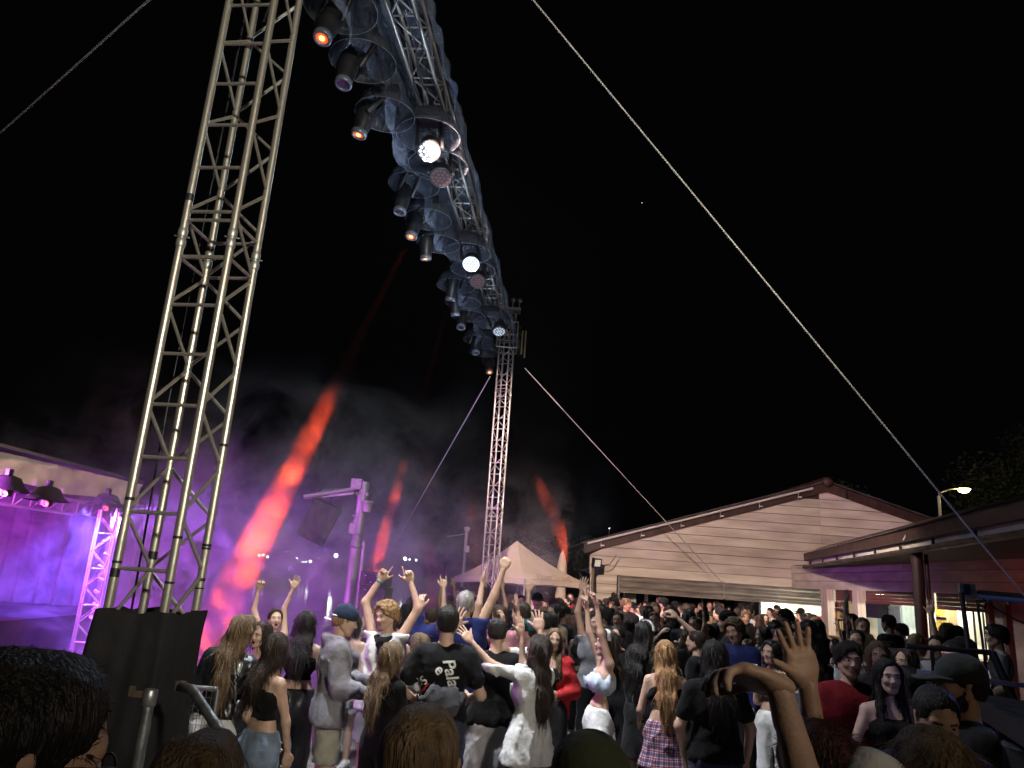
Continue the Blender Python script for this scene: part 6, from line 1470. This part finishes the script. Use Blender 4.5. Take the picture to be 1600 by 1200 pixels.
# ------------------------------------------------------------------ the crowd before the hall: a few bodies, each copied with its parts
TOPS = [('black', FB), ('washed black', FB2), ('white', FW), ('grey', FG), ('navy', FN), ('beige', FBE), ('pale blue', FBL), ('pink', FPK), ('olive', FOL), ('dark red', FBU)]
HAIRS = [('dark', HB), ('brown', HD), ('light brown', HM), ('fair', HL_)]
UP = ((-.2, .1, 1), (.05, .1, 1)); UPR = ((.25, .1, 1), (-.1, .0, 1))
TPL = []
base = [
 dict(fem=False, hair=('short', HB), top=('tee', FB), pose='arms down'), dict(fem=True, hair=('long', HB), hair_len=.4, top=('tee', FB), pose='arms down'),
 dict(fem=True, hair=('wavy', HB), hair_len=.35, top=('tank', FB), pose='arms down'), dict(fem=False, hair=('mop', HB), top=('hoodie', FB), pose='arms down', look=(20, 0, 0)),
 dict(fem=False, hair=('short', HB), top=('tee', FB), pose='one arm raised', R=((.25, .1, 1), (-.15, .1, 1)), handR='open'), dict(fem=True, hair=('long', HB), hair_len=.3, top=('crop', FB), longcrop=True, pose='both arms raised', R=((.3, .1, 1), (-.25, .1, 1)), L=((-.3, .1, 1), (.2, .1, 1)), handR='open', handL='relaxed'),
 dict(fem=False, hair=('short', HB), cap=('fwd', FB), top=('tee', FB), pose='arms down', look=(-15, 0, 0)), dict(fem=True, hair=('bun', HB), top=('long', FB), pose='elbows bent', R=((.2, .1, -1), (-.3, .8, .2)), L=((-.2, .1, -1), (.3, .8, .2))),
 dict(fem=False, hair=('buzz', HB), top=('tee', FB), pose='elbows bent', R=((.3, .2, -1), (-.3, .5, .8)), L=((-.3, .1, -1), (.1, .7, .2))), dict(fem=True, hair=('pony', HB), top=('tank', FB), pose='one arm raised', L=((-.4, .1, .8), (.2, .1, 1)), handL='open'),
 dict(fem=True, hair=('long', HB), hair_len=.45, hair_front=True, top=('jacket', FB), pose='arms down', laugh=True), dict(fem=False, hair=('curly', HB), top=('shirt', FB), pose='arms down', look=(0, -10, 8)),
]
for i, b in enumerate(base):
    b.update(seed=i + 50, bottom=('jeans', FB), nofeet=True, skin='mid'); b['yaw'] = 0
    o = person(b, .021, False); b['obj'] = o; b['K'] = sk_points(b); TPL.append(b)
    for ch in [o] + list(o.children):
        for sl in ch.material_slots: sl.link = 'OBJECT'
def crowd_copy(b, x, y, yaw, hgt, ti, hi_, sk, label, group):
    o = b['obj']; c = o.copy(); COL.objects.link(c); c.location = (x, y, 0); c.rotation_euler.z = R(yaw); c.scale = (hgt / 1.76,) * 3
    mats_ = [skin(sk), LIP, DARK, BROW, EYE]
    for i_, m_ in enumerate(mats_): c.material_slots[i_].link = 'OBJECT'; c.material_slots[i_].material = m_
    for ch in o.children:
        d = ch.copy(); COL.objects.link(d); d.parent = c
        n_ = ch.name.split('.')[0]; m_ = HAIRS[hi_][1] if n_ == 'hair' else TOPS[ti][1] if n_ in ('t_shirt', 'hoodie', 'top', 'crop_top', 'jacket', 'shirt', 'long_sleeved_top') else FB
        d.material_slots[0].link = 'OBJECT'; d.material_slots[0].material = m_
        for g in ch.children: e = g.copy(); COL.objects.link(e); e.parent = d
    c['label'] = label; c['category'] = 'person'
    if group: c['group'] = group
    return c
def pix(p):
    v = np.array(p) - C0; k_ = v @ vf; return (800 + F * (v @ vr) / k_, 600 - F * (v @ vu) / k_)
MARKS = [(600, 'behind the curly-haired dancer'), (655, 'left of the distant tower'), (700, 'beside the distant tower'), (760, 'right under the distant tower'), (800, 'before the tent peak'), (845, 'under the right half of the tent'), (885, 'at the tent corner'), (925, 'by the hall corner post'),
         (975, 'before the left shutter end'), (1030, 'before the left shutter'), (1080, 'where the two shutters meet'), (1130, 'before the right shutter'), (1180, 'below the long white rail'), (1230, 'near the lit hall opening'), (1280, 'by the hall and bar corner'), (1335, 'before the left bar window'), (1390, 'near the brown column'), (1450, 'by the white post'), (1520, 'before the right bar window')]
rs = np.random.RandomState(21)
placed = []
for s in HERO:
    px, py, Y = s['at']; p = W(px, py, Y); placed.append((p[0], p[1], .42))
def nearest_mark(px):
    return min(MARKS, key=lambda q: abs(q[0] - px))[1]
def try_place(x, y, rmin):
    for a, b, r_ in placed:
        if (a - x) ** 2 + (b - y) ** 2 < (rmin + (r_ - .42)) ** 2: return False
    return True
labels = {}
cands = []
for k in range(6000):
    if len(cands) >= 222: break
    Y = 7.8 + 20.2 * rs.rand() ** 1.05; px = 600 + 720 * rs.rand()
    if Y > 12: px = 640 + 640 * rs.rand()
    if px < 700 and Y > 13: continue
    x = W(px, 940, Y)[0]
    if abs(x - FC[0]) < .4 and abs(Y - FC[1]) < .4: continue
    if not try_place(x, Y, .44 + .01 * Y): continue
    placed.append((x, Y, .42)); cands.append((x, Y, px))
for k in range(400):
    if len(cands) >= 243: break
    px = 1290 + 230 * rs.rand(); Y = 7.5 + 7 * rs.rand(); x = W(px, 960, Y)[0]
    if x > 10.4 or not try_place(x, Y, .6): continue
    placed.append((x, Y, .42)); cands.append((x, Y, px))
for x, Y, px in cands:
    wgt = np.array([.14, .14, .1, .08, .05, .045, .09, .07, .08, .05, .09, .07])
    if Y > 12.5: wgt = wgt * np.array([b_['pose'] in ('arms down', 'elbows bent') for b_ in TPL])
    b = TPL[rs.choice(len(TPL), p=wgt / wgt.sum())]
    hgt = (1.68 if b['fem'] else 1.79) + .06 * rs.randn(); hgt = min(max(hgt, 1.56), 1.92)
    yaw = rs.choice([20, 60, 90, 140, 180, -160, -60, 0], p=[.16, .2, .18, .12, .1, .06, .08, .1]) + 18 * rs.randn()
    ti = rs.choice(10, p=[.42, .14, .12, .08, .05, .05, .03, .04, .03, .04]); hi_ = rs.choice(4, p=[.42, .32, .16, .1]); sk = rs.choice(['fair', 'mid', 'tan'], p=[.5, .4, .1])
    row = 'front' if Y < 10.5 else 'middle' if Y < 17 else 'rear'
    face = 'facing the camera' if abs(abs((yaw + 180) % 360 - 180) - 180) < 55 else 'turned away' if abs((yaw + 180) % 360 - 180) < 50 else 'looking left' if ((yaw + 180) % 360 - 180) > 0 else 'looking right'
    lg = {'long': 'long ', 'wavy': 'wavy ', 'short': 'short ', 'mop': 'tousled ', 'bun': 'tied ', 'buzz': 'cropped ', 'pony': 'ponytailed ', 'curly': 'curly '}[b['hair'][0]]
    lab = '%s person, %s%s hair, %s, %s, %s row, %s' % (TOPS[ti][0] + '-clad', lg, HAIRS[hi_][0], b['pose'], face, row, nearest_mark(px))
    if b['pose'] == 'arms down': lab = lab.replace(', arms down', '')
    if len(lab.split()) > 16: lab = lab.replace(', ' + face, '')
    if len(lab.split()) > 16: lab = lab.replace(' row', '')
    if len(lab.split()) > 16: lab = lab.replace(' person', '')
    if len(lab.split()) > 16: lab = lab.replace(', front', '').replace(', middle', '').replace(', rear', '')
    crowd_copy(b, x, Y, yaw, hgt, ti, hi_, sk, lab, 'guests crowding before the hall')
    labels[lab] = labels.get(lab, 0) + 1
print('crowd', len(cands), 'dup labels', sum(v for v in labels.values() if v > 1))
for b in TPL:
    for ch in list(b['obj'].children):
        for g in list(ch.children): bpy.data.objects.remove(g)
        bpy.data.objects.remove(ch)
    bpy.data.objects.remove(b['obj'])
print('people', time.time() - t_people, 'total', time.time() - T0)
